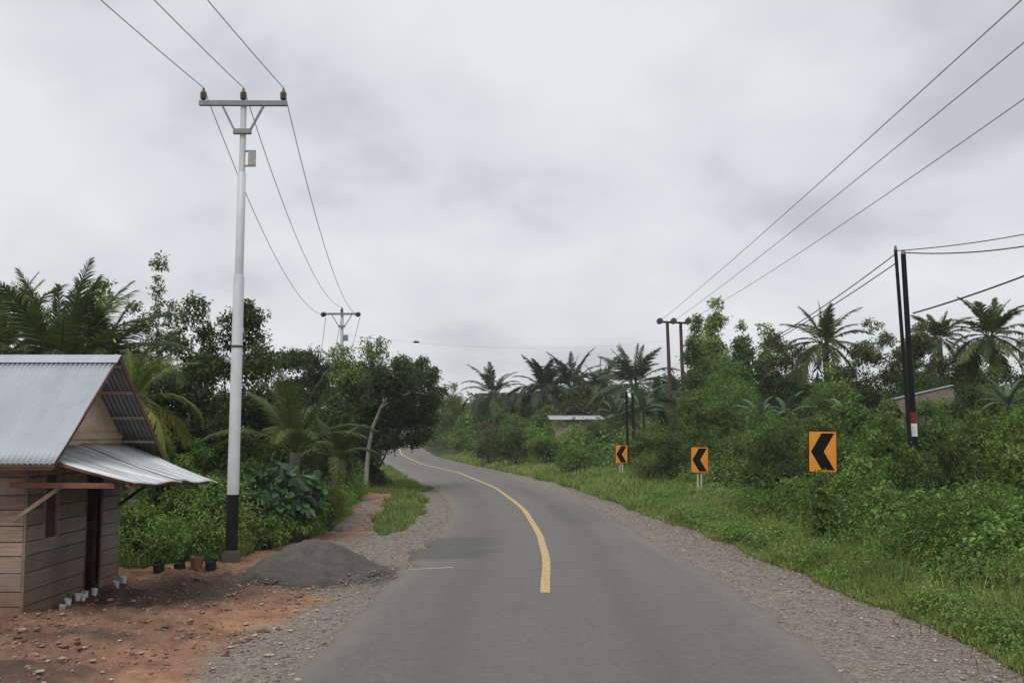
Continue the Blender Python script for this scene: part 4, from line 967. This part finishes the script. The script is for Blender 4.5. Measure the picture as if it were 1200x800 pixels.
B('broadleaf_tree', 'dark bushy tree behind the young palm', 150, 410, 110, 30, .1, .14, 'dark', 3.2, 18)
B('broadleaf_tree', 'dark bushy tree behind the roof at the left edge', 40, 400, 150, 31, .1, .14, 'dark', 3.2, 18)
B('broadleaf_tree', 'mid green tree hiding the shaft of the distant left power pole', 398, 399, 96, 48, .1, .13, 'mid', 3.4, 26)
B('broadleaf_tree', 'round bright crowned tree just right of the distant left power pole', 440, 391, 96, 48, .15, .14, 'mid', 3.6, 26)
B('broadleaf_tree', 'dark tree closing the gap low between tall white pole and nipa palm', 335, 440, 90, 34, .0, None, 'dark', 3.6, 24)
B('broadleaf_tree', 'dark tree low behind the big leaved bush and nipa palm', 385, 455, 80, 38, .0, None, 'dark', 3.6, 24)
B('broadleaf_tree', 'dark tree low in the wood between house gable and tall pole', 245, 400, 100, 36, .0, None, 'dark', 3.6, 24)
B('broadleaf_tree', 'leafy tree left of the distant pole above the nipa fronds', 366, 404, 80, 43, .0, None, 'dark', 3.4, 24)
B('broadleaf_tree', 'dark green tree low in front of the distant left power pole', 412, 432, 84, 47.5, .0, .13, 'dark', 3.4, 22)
B('broadleaf_tree', 'small dark tree between tall white pole and distant pole', 342, 404, 90, 38, .15, .13, 'dark', 3.2, 18)
palm('nipa_palm', 'trunkless feathery palm with upright fronds left of the leaning tree', 345, 530, 27, 2.6, 18, 88, 25, 1.3, 'palm', .5, .04, 60, trunk=False, tr=.10, hang=.45, lift=.1)
palm('nipa_palm', 'low palm with spreading fronds under the leaning tree', 392, 535, 31, 1.9, 11, 80, 10, 1.5, 'palm', .45, .04, 50, trunk=False, tr=.08, hang=.45)
# leaning white-barked tree by the bend
_seed[0] += 1; rng = np.random.default_rng(_seed[0]); Yl = 44.5
bx = at(428, 566, Yl); g = ghs(bx[0], Yl); root = empty('leaning_tree', (bx[0], Yl, g)); tag(root, 'dark dense tree with a curved whitish trunk leaning over the bend', 'tree')
loc = lambda u, v, dy=0: np.array(at(u, v, Yl + dy)) - np.array((bx[0], Yl, g))
mb = MB(); mb.tube([np.array((0, 0, -.2)), loc(430, 548, 0), loc(432, 525, -.3), loc(437, 500, -.7), loc(446, 478, -1.0), loc(452, 468, -1.0), loc(457, 452, -.8)], [.12, .095, .08, .07, .055, .045, .02], 10); mb.tube([loc(446, 478, -1.0), loc(458, 470, -1.3), loc(468, 466, -1.2)], [.06, .045, .015], 8)
for (u, v, dy) in ((480, 440, 0), (500, 455, 1), (458, 430, 0), (470, 425, 1), (508, 465, 1)): mb.tube(curve_pts(loc(450, 470, -1), loc(u, v, dy), (0, 0, .2), 5, rng, .08), [.08, .07, .055, .04, .03, .015], 6, cap=False)
mb.build('trunk', [BARKW], root)
cl = []
for (u, v, r_) in ((430, 480, 20), (445, 490, 18), (425, 500, 20), (440, 470, 20), (435, 460, 18), (425, 520, 18), (445, 510, 16)): cl.append((*loc(u, v, 1.5), r_ / 1200 * Yl))
for (u, v, rpx) in ((486, 434, 15), (470, 426, 12), (500, 445, 17), (478, 458, 22), (503, 470, 18), (490, 490, 20), (468, 492, 20), (462, 447, 14), (460, 478, 14), (512, 458, 12), (485, 512, 15), (462, 517, 14), (495, 424, 8), (508, 435, 8), (450, 520, 12), (475, 475, 20), (498, 508, 13), (440, 440, 14), (425, 455, 14), (440, 535, 10), (505, 490, 12)):
    for k in range(3): cl.append((*loc(u, v, rng.uniform(-1.0, 2.4) + (2.0 if u < 470 else 0)), rpx / 1200 * Yl))
for (u, v, r_) in ((436, 462, 10), (440, 450, 12), (446, 445, 12), (455, 454, 12), (450, 448, 10), (460, 460, 9), (452, 452, 14), (466, 442, 16), (462, 462, 12), (478, 446, 16), (448, 436, 12), (470, 428, 12)): cl.append((*loc(u, v, -2.6), r_ / 1200 * Yl)); cl.append((*loc(u, v, -1.8), r_ / 1200 * Yl))
cl = np.array(cl); gq, var = crown_leaves(rng, cl[:, :3], cl[:, 3], 34000, .13, .5, wild=.9); build_leaves('crown', [gq], [F['dark']], root, var, 4)

# ---- left undergrowth shrubs, each with its own place
S = lambda *a, **k: B('shrub', *a, trunk=False, cat='shrub', shape='dome', **k)
left = [
 ('bright weedy shrub right behind the house wall corner', 165, 560, 60, 21.3, 'bright'), ('leafy shrub behind the outer end of the awning', 215, 530, 60, 22.5, 'bright'),
 ('leafy shrub between awning tip and tall white pole', 250, 555, 55, 21.9, 'weed'), ('tall green shrub left of the pole below the dark trees', 195, 505, 50, 24.5, 'mid'),
 ('green shrub below the gable and above the awning', 228, 512, 60, 25.5, 'bright'), ('shrub directly behind the black foot of the tall pole', 275, 560, 60, 22.6, 'bright'),
 ('shrub right of the black pole foot', 305, 575, 60, 23.2, 'mid'), ('large shrub under the nipa palm fronds', 350, 548, 80, 25.5, 'mid'), ('grassy shrub nearest behind the sand pile', 345, 585, 66, 24.3, 'bright'),
 ('arching grassy shrub at the right end of the left thicket', 385, 568, 60, 27, 'grass'), ('dark shrub beneath the leaning tree trunk', 405, 535, 56, 46, 'dark'), ('dark shrub left of the white leaning trunk', 392, 515, 64, 40, 'dark'),  # dark leaf colour puts the shade beside the leaning trunk into these shrubs
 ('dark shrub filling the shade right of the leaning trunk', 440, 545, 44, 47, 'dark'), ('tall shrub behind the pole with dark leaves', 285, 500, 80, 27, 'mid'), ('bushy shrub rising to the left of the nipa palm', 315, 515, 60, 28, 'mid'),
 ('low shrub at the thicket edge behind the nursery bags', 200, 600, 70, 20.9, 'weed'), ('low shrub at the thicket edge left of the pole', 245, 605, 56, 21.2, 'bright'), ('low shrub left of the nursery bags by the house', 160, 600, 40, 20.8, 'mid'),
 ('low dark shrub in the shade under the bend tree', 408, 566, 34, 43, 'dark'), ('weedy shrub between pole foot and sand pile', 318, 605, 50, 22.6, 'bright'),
]
for i, (lab, u, t, w, Yd, m) in enumerate(left):
    narrow = m == 'grass'
    S(lab, u, t, w, Yd, cb=.0, leaf=.09 if m != 'mid' else .12, m=m, dens=3.2, nC=24, cr=.32, W=.14 if narrow else (.3, .45, .55)[i % 3], axdown=.2 if not narrow else -.2, cap=11000)
for lab, u, t, w, Yd in (('broad leaved bush with very large leaves right of the tall pole', 335, 538, 62, 24.0), ('broad leaved bush with large leaves close beside the tall pole', 306, 553, 36, 23.2), ('large leaved bush between the big leaves and the grassy shrub', 362, 552, 50, 24.8)):
    S(lab, u, t, w, Yd, cb=.15, leaf=.21, m='blue', dens=2.2, nC=12, cr=.4, W=.8, axdown=.15, wild=.7, rnd_=True)

# ---- right, far skyline round the bend
B('bamboo_clump', 'pale green feathery clump just past the bend, right of the leaning tree', 530, 446, 58, 125, .0, None, 'lime', 3.0, 20, W=.25, cap=9000)
B('broadleaf_tree', 'green bushy tree below the pale clump past the bend', 516, 466, 40, 135, .0, None, 'bright', 3, 18)
B('broadleaf_tree', 'green bushy tree right of the pale clump past the bend', 552, 472, 50, 105, .0, None, 'mid', 3, 18)
pk = dict(tr=.3, hang=.45)
palm('oil_palm', 'dark palm with thin drooping fronds on the skyline past the bend', 578, 462, 96, 3.8, 26, 88, -25, 1.5, 'palmdark', .9, .10, 36, **pk)
palm('oil_palm', 'leftmost of the three crowded dark palms on the far skyline', 638, 456, 92, 3.6, 34, 86, -30, 1.2, 'palmdark', .9, .12, 38, **pk)
palm('oil_palm', 'middle of the three crowded dark palms on the far skyline', 670, 452, 94, 4.0, 30, 88, -30, 1.4, 'palmdark', .95, .11, 38, **pk)
palm('oil_palm', 'rightmost of the three crowded dark palms on the far skyline', 702, 458, 90, 3.8, 30, 86, -30, 1.5, 'palmdark', .9, .11, 38, **pk)
palm('oil_palm', 'dark palm with steep raised fronds left of the rusty poles', 743, 450, 72, 3.7, 26, 90, -25, 1.0, 'palmdark', .8, .09, 42, **pk)
B('broadleaf_tree', 'rounded dark brownish tree below the three far palms', 678, 438, 64, 86, .0, None, 'olive', 3.8, 20)
B('broadleaf_tree', 'dark tree between the lone far palm and three palms', 610, 454, 56, 97, .0, None, 'dark', 3.4, 16)
B('broadleaf_tree', 'dark tree below the steep fronded palm', 722, 450, 60, 84, .0, None, 'dark', 3.4, 18)
B('broadleaf_tree', 'dark tree directly behind the rusty poles', 785, 432, 80, 74, .0, None, 'dark', 3.4, 20)
B('broadleaf_tree', 'dark far tree behind the lone far palm', 575, 460, 66, 104, .0, None, 'dark', 3.4, 16)
B('broadleaf_tree', 'dark tree behind the three crowded far palms', 650, 446, 90, 101, .0, None, 'dark', 3.6, 22)
B('broadleaf_tree', 'light green tree low in front of the three far palms', 640, 472, 60, 84, .0, None, 'mid', 3.2, 16)
banana('banana_plant', 'banana plant left of the rusty pole foot', 754, 482, 60, 2.0, 9, 'blue')
banana('banana_plant', 'second banana plant behind the farthest sign', 722, 488, 66, 1.7, 8, 'blue')
palm('coconut_palm', 'small palm between the rusty poles with low fronds', 768, 470, 62, 2.4, 14, 80, -25, 1.4, 'palm', .55, .07, 36, tr=.14, hang=.45)
# mid right skyline
B('tall_tree', 'tallest pointed light green tree right of the rusty poles', 838, 346, 72, 66, .05, .2, 'bright', 3.4, 80, .24, shape='cone', tr=.13)
B('tall_tree', 'pointed light green tree touching the rusty poles', 816, 368, 56, 68, .05, .2, 'mid', 3.4, 70, .26, shape='cone')
B('tall_tree', 'slim pointed tree in the gap before the left coconut palm', 898, 376, 56, 59, .05, .2, 'bright', 3.2, 60, .26, shape='cone')
B('tall_tree', 'pointed light green tree right of the tallest pointed one', 868, 374, 60, 58, .05, .2, 'mid', 3.4, 70, .26, shape='cone')
B('broadleaf_tree', 'wide green tree low behind the pointed light green trees', 850, 402, 130, 64, .0, None, 'mid', 3.6, 34)
B('airy_tree', 'pale yellowish sparse tree between pointed trees and coconut palm', 908, 390, 66, 56, .2, .2, 'olive', 2.2, 20, .28)
B('broadleaf_tree', 'leafy tree at the left foot of the tall pointed tree', 812, 392, 54, 60, .1, None, 'mid', 3.0, 18)
B('broadleaf_tree', 'olive tree filling the skyline left of the left coconut palm', 925, 398, 70, 57, .0, None, 'olive', 3.0, 22)
B('broadleaf_tree', 'green tree standing before the trunk of the left coconut palm', 972, 425, 70, 46, .0, None, 'mid', 3.4, 22)
B('broadleaf_tree', 'green tree standing before the trunk of the rightmost coconut palm', 1165, 425, 80, 42, .0, None, 'mid', 3.4, 22)
B('broadleaf_tree', 'dark tree under the left coconut palm', 940, 405, 84, 54, .05, None, 'dark', 3.2, 20)
palm('coconut_palm', 'coconut palm left of the black twin poles, crown against the sky', 966, 402, 50, 2.5, 28, 88, -45, 1.2, 'palm', .65, .06, 44, tr=.17, hang=.4)
B('broadleaf_tree', 'brownish green round tree just left of the black twin poles', 1022, 370, 100, 48, .05, None, 'olive', 5, 36, .28)
B('broadleaf_tree', 'brownish green tree right behind the black twin poles', 1078, 376, 80, 50, .05, None, 'olive', 4.5, 30, .28)
palm('coconut_palm', 'coconut palm half hidden behind trees right of the twin poles', 1100, 398, 60, 2.2, 20, 88, -30, 1.2, 'palm', .65, .07, 38, tr=.17)
palm('coconut_palm', 'rightmost coconut palm with a full crown against the sky', 1160, 394, 46, 2.4, 30, 88, -50, 1.2, 'palm', .65, .06, 46, tr=.17, hang=.4)
B('broadleaf_tree', 'dark tree below the rightmost coconut palm', 1130, 400, 100, 50, .0, None, 'dark', 4.5, 30)
B('broadleaf_tree', 'dark tree at the right edge of the picture', 1200, 392, 90, 49, .0, None, 'dark', 3.2, 20)
B('broadleaf_tree', 'dark tree beneath the brownish tree left of the twin poles', 1000, 418, 90, 47, .0, None, 'dark', 3.2, 20)
B('broadleaf_tree', 'dark tree low behind the twin poles', 1070, 420, 100, 46, .0, None, 'dark', 3.2, 20)
banana('banana_plant', 'banana plant left of the nearest sign above the bushes', 922, 486, 42, 1.3, 9, 'blue')
banana('banana_plant', 'banana plant with broad leaves further left above the bushes', 890, 488, 47, 1.3, 8, 'blue')
banana('banana_plant', 'banana plant with thin pale leaves near the right edge', 1182, 476, 33, 1.2, 14, 'blue', W=.3)
banana('banana_plant', 'banana plant peeking left of the shed roof', 988, 482, 41, 1.1, 9, 'blue')
B('small_tree', 'small tree with a thin pale trunk left of the black twin poles', 1003, 455, 70, 33, .3, .13, 'mid', 3.4, 20, tm=BARKW, tr=.07)
B('sapling', 'thin white stemmed sapling at the grass edge past the bend', 567, 492, 34, 80, .5, None, 'olive', 2.0, 12, tm=BARKW, tr=.09)
B('small_tree', 'young pale leaved tree beside the white stemmed sapling', 590, 478, 40, 82, .2, None, 'olive', 2.2, 12)

right = [
 ('rounded green bush left of the farthest sign near the road', 602, 500, 54, 70, 'dark', .5), ('green bush below the pale hut', 645, 494, 60, 66, 'bright', .45), ('bush right of the pale hut wall', 702, 489, 60, 64, 'mid', .4),
 ('low bush at the grass edge left of the farthest sign', 672, 520, 50, 56, 'weed', .4), ('low flowering scrub where the road vanishes', 525, 510, 54, 120, 'olive', .6), ('leafy scrub by the road left of the sapling', 547, 508, 50, 100, 'mid', .5),
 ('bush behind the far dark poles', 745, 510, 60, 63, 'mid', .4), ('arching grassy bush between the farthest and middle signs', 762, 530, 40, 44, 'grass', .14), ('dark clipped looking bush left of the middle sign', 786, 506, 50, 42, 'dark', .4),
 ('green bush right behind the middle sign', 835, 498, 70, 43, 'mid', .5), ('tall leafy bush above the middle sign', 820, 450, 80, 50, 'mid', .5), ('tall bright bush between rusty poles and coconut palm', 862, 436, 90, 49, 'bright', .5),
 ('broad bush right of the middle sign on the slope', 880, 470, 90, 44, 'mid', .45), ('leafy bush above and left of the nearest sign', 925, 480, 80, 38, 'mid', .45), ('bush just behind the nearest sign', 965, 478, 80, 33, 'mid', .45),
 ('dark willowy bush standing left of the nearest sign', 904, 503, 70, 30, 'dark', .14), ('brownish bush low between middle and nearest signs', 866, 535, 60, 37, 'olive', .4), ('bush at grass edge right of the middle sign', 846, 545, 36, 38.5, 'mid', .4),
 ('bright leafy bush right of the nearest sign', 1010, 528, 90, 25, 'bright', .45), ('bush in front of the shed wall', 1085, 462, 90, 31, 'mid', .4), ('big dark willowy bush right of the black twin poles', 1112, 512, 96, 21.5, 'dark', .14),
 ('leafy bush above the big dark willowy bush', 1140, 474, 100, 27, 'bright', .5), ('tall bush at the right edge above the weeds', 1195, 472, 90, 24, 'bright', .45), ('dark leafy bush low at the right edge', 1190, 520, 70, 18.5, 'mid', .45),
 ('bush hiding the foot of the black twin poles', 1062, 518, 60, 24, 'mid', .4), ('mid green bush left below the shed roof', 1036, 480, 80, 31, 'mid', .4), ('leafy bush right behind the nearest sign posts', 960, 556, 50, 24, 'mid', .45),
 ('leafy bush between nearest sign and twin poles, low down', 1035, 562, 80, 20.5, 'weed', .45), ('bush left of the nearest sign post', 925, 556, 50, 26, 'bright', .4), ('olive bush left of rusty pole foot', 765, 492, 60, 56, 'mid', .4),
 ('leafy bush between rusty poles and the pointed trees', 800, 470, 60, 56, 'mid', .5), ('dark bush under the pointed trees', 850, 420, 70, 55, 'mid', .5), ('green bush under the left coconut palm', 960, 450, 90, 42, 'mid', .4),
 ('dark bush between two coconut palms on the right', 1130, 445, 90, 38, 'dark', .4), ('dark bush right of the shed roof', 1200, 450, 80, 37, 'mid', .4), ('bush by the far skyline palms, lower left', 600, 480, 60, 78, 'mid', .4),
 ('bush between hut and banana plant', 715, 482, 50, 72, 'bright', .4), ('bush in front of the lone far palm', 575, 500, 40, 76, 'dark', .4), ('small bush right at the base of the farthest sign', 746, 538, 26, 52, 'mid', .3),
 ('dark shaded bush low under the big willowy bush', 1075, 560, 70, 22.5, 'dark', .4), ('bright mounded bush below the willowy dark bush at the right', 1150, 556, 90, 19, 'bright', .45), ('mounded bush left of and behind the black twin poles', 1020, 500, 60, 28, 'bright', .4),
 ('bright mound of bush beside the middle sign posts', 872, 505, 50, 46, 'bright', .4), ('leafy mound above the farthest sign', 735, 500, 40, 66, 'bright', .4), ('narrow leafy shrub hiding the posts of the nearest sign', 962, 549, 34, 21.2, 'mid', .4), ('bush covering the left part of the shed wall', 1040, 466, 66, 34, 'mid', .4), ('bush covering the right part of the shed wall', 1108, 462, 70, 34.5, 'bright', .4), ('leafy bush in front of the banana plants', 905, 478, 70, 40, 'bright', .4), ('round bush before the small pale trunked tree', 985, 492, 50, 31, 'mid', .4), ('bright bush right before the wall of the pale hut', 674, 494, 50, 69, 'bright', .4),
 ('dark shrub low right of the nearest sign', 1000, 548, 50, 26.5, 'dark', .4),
]
for i, (lab, u, t, w, Yd, m, W_) in enumerate(right):
    L = max(.10, 2.0 * Yd / 1024) * (1.6 if W_ < .2 else 1)
    S(lab, u, t, w * 1.12, Yd, cb=.0, leaf=L, m=m, dens=3.4, nC=30, cr=.28, W=max(W_, .12), axdown=.9 if (W_ < .2 and m == 'dark') else .15, cap=12000)

# ================================================================ GROUND COVER (uncountable)
rng = np.random.default_rng(42)
def area(n, x0, x1, y0, y1, pred, pw=1.0):
    y = y0 + (y1 - y0) * rng.random(n) ** pw; x = x0 + (x1 - x0) * rng.random(n); k = pred(x, y); return x[k], y[k]
def grass(name, label, x, y, hmin, hmax, w, m, hs=None):
    n = len(x); z = gh(x, y) - .01; a = rng.uniform(0, 6.28, n); lean = rng.random(n) ** 1.5 * .75
    patchy = fbm(x * 1.2, y * 1.2, 71); L = (hmin + (hmax - hmin) * rng.random(n)) * (.5 + 1.0 * patchy)
    if hs is not None: L = L * hs
    ax = np.stack([np.cos(a) * lean, np.sin(a) * lean, np.ones(n)], 1); sd_ = np.stack([np.cos(a + 1.57), np.sin(a + 1.57), 0 * a], 1)
    bend = np.stack([np.cos(a), np.sin(a), -.5 + 0 * a], 1) * (rng.random(n)[:, None] * .8)
    var = np.clip(.25 * rng.random(n) + .9 * fbm(x * .5, y * .5, 72) - .1 + .35 * (rng.random(n) > .93), 0, 1)
    o = build_leaves(name, [blade_geo(np.stack([x, y, z], 1), ax, sd_, L, w, bend)], [F[m]], None, var, 5); tag(o, label, 'grass', kind='stuff'); return o
wob = lambda x, y: (fbm(x * .8, y * .8, 3) - .5) * .5
x, y = area(330000, 3.0, 9.5, 9, 34, lambda x, y: (x > Gx(y) + wob(x, y)) & (x < Gx(y) + 3.2 + rng.normal(size=len(x)) * .5), 1.25)
edge = ss(0, .8, x - Gx(y) - wob(x, y)) * .75 + .3
grass('verge_grass', 'knee high green grass bordering the right gravel shoulder', x, y, .14, .46, .011 + .0004 * y, 'grass', edge)
x, y = area(150000, -14, 7, 34, 100, lambda x, y: (x > Gx(y) + wob(x, y)) & (x < Gx(y) + 3.4), 1.3)
grass('verge_grass', 'distant strip of grass along the right side of the bend', x, y, .18, .5, .03 + .0006 * (y - 34), 'grass')
x, y = area(120000, -9, -2, 25, 85, lambda x, y: strip_left(x, y) | ((y > 44) & (x < Lx(y) - .35) & (x > Lx(y) - 3.5)), 1.3)
grass('verge_grass', 'short bright grass strip between the red slope and the road', x, y, .10, .30, .018 + .0006 * (y - 25), 'grass')
x, y = area(30000, -9, -4.4, 19.3, 33, lambda x, y: veg_left(x, y) & ~veg_left(x + .5, y - .7))
grass('thicket_grass', 'tufts of grass fringing the thicket behind the nursery bags', x, y, .15, .6, .014, 'grass')
x, y = area(1500, 3, 7, 9.5, 30, lambda x, y: (np.abs(x - Gx(y)) < .35))
grass('verge_grass', 'dry straw coloured tufts at the edge of the right shoulder', x, y, .1, .3, .014, 'dry')
x, y = area(5000, -9, -2.2, 9, 30, lambda x, y: (~veg_left(x, y)) & (x < Lx(y) - .1) & (fbm(x * 1.1, y * 1.1, 55) > .66) & ~((x < -6.8) & (y > 14.7)))
grass('sparse_grass', 'sparse little tufts of grass on the bare red soil', x, y, .03, .10, .008, 'grass')

def weeds(name, label, x, y, hmin, hmax, K, L, W, m, spread=.12, up=.5, noise_s=.8):
    n = len(x); z = gh(x, y); h = (hmin + (hmax - hmin) * rng.random(n)) * (.15 + 1.6 * ss(.25, .75, fbm(x * noise_s, y * noise_s, 81)))
    t = rng.random((n, K)) ** .6; a = rng.uniform(0, 6.28, (n, K)); r = spread * (.3 + rng.random((n, K))) * (1.2 - .5 * t)
    P = np.stack([x[:, None] + r * np.cos(a), y[:, None] + r * np.sin(a), z[:, None] + h[:, None] * (.15 + .85 * t)], -1).reshape(-1, 3)
    N_ = n * K; ax = np.stack([np.cos(a), np.sin(a), rng.uniform(-.5, up, (n, K))], -1).reshape(-1, 3); no = sphere(rng, N_) * .45 + np.array((0, 0, 1.0))
    LL = np.repeat(np.broadcast_to(L, (n,)), K) * rng.uniform(.6, 1.3, N_)
    var = np.clip(np.repeat(.9 * fbm(x * .6, y * .6, 83) + .25 * rng.random(n) - .2, K) + .35 * rng.random(N_), 0, 1)
    o = build_leaves(name, [leaf_geo(P, ax, no, LL, LL * W, .2)], [F[m]], None, var, 4); tag(o, label, 'weeds', kind='stuff'); return o
# near right weeds
x, y = area(26000, 5, 14, 9.5, 26, lambda x, y: (x > Gx(y) + 1.7 + rng.normal(size=len(x)) * .5) & (x < 2 + y * .62), 1.2)
weeds('weeds', 'dense small leaved weeds covering the near right bank', x, y, .2, .72, 13, .05 + .0014 * y, .5, 'weed', .16, noise_s=.7)
x, y = area(3600, 5, 14, 9.5, 28, lambda x, y: (x > Gx(y) + 1.5) & (x < 2 + y * .62) & (fbm(x * .8, y * .8, 141) > .5), 1.2)
weeds('broad_weeds', 'larger leaved weeds standing among the small leaved ones on the near bank', x, y, .3, .8, 9, .15, .6, 'bright', .2, noise_s=.7)
x, y = area(5200, 5, 14, 9.5, 28, lambda x, y: (x > Gx(y) + 1.2) & (x < 2 + y * .62) & (fbm(x * .7, y * .7, 151) > .46), 1.2)
weeds('ferny_weeds', 'narrow leaved feathery weeds on the near right bank', x, y, .35, .95, 16, .16, .14, 'mid', .12, noise_s=.7)
x, y = area(9000, 5, 14, 9.5, 28, lambda x, y: (x > Gx(y) + .6) & (x < 2 + y * .62), 1.2)
grass('tall_grass', 'thin tall seeding stalks rising out of the weeds on the right', x, y, .5, 1.05, .012, 'grass')
x, y = area(900, 5, 14, 9.5, 28, lambda x, y: (x > Gx(y) + .6) & (x < 2 + y * .62) & (fbm(x * 1.1, y * 1.1, 161) > .55), 1.2)
weeds('dead_leaves', 'brown dead leaves and stalks caught in the right bank weeds', x, y, .3, .6, 6, .10, .3, 'dry', .12)
x, y = area(26000, 3, 9, 9.5, 36, lambda x, y: (x > Gx(y) + .2) & (x < Gx(y) + 2.8) & (fbm(x * .9, y * .9, 33) > .42), 1.2)
weeds('weeds', 'scattered broad leaved weeds growing in the verge grass', x, y, .12, .42, 10, .045 + .0012 * y, .5, 'weed', .12)
x, y = area(22000, -2, 30, 24, 60, lambda x, y: (x > Gx(y) + 3.2) & (x < 1 + y * .55))
weeds('undergrowth', 'tangled undergrowth on the right bank among the signs', x, y, .3, .9, 12, .13, .45, 'mid', .3, noise_s=.5)
x, y = area(18000, -14, 62, 55, 120, lambda x, y: (x > Gx(y) + 2.5) & (x < y * .55))
weeds('undergrowth', 'distant undergrowth below the far palms', x, y, .6, 2.0, 12, .28, .45, 'mid', .6)
x, y = area(18000, -16, -4.4, 19.5, 48, lambda x, y: veg_left(x, y) & ~((y > 45) & (x > Lx(y) - 3.5)) & (x > -2 - y * .55))
weeds('undergrowth', 'tangled green undergrowth left of the road under the trees', x, y, .3, 1.0, 13, .10, .35, 'bright', .22)
x, y = area(16000, -46, -5, 45, 130, lambda x, y: (x < Lx(y) - 3.0) & (x > -2 - y * .55))
weeds('undergrowth', 'dark undergrowth behind the leaning tree', x, y, .6, 2.2, 12, .26, .45, 'dark', .5)
x, y = area(420, -7.4, -4.8, 20.2, 24, lambda x, y: veg_left(x, y) & (x > -5.7))
weeds('dry_weeds', 'brown withered stalks at the foot of the thicket beside the pole', x, y, .3, .6, 8, .11, .25, 'dry', .1)

# ================================================================ FAR WOOD
n = 9000; x = rng.uniform(-150, 160, n); y = rng.uniform(118, 210, n); k = (np.abs(x - (Lx(y) + Rx(y)) / 2) > 7); x = x[k]; y = y[k]
hh = 3.2 + 4.5 * fbm(x * .09, y * .09, 15); z = gh(x, y, False)
C = np.stack([x, y, z + hh * rng.random(len(x)) ** .5], 1); gq, var = crown_leaves(rng, C, np.full(len(x), 1.5) * rng.uniform(.7, 1.4, len(x)), 110000, .55, .6)
tag(build_leaves('far_wood', [gq], [F['mid']], None, var, 4), 'distant mass of trees closing the view beyond the bend', 'wood', kind='stuff')
# low hill on the horizon
hx = np.linspace(-600, 600, 160); hy = np.linspace(420, 900, 40); HX, HY = np.meshgrid(hx, hy)
HZ = 6 + 22 * fbm(HX * .006, HY * .006, 3) * np.sin(np.linspace(0, math.pi, 40))[:, None] - 6 * (HY < 440)
V = np.stack([HX, HY, HZ], -1).reshape(-1, 3); I = (np.arange(39)[:, None] * 160 + np.arange(159)[None]).reshape(-1)
hm = simple('hill_forest', (.035, .055, .03), .95, 0, .5, .08)
tag(link_mesh('hills', V, np.stack([I, I + 1, I + 161, I + 160], 1).reshape(-1), np.full(len(I), 4), hm, None, None, np.ones(len(I), bool)), kind='structure')

# ================================================================ AIR
hz_ = MB(); hz_.box((0, 580, 13), (1990, 1340, 36)); hzm = bpy.data.materials.new('haze'); hzm.use_nodes = True
nt = hzm.node_tree; nt.nodes.clear(); vo = nt.nodes.new('ShaderNodeVolumePrincipled'); vo.inputs['Density'].default_value = .0004; vo.inputs['Color'].default_value = (.86, .89, .92, 1)
oo = nt.nodes.new('ShaderNodeOutputMaterial'); nt.links.new(vo.outputs[0], oo.inputs['Volume'])
tag(hz_.build('haze', [hzm]), 'thin humid haze in the air', 'haze', kind='stuff')
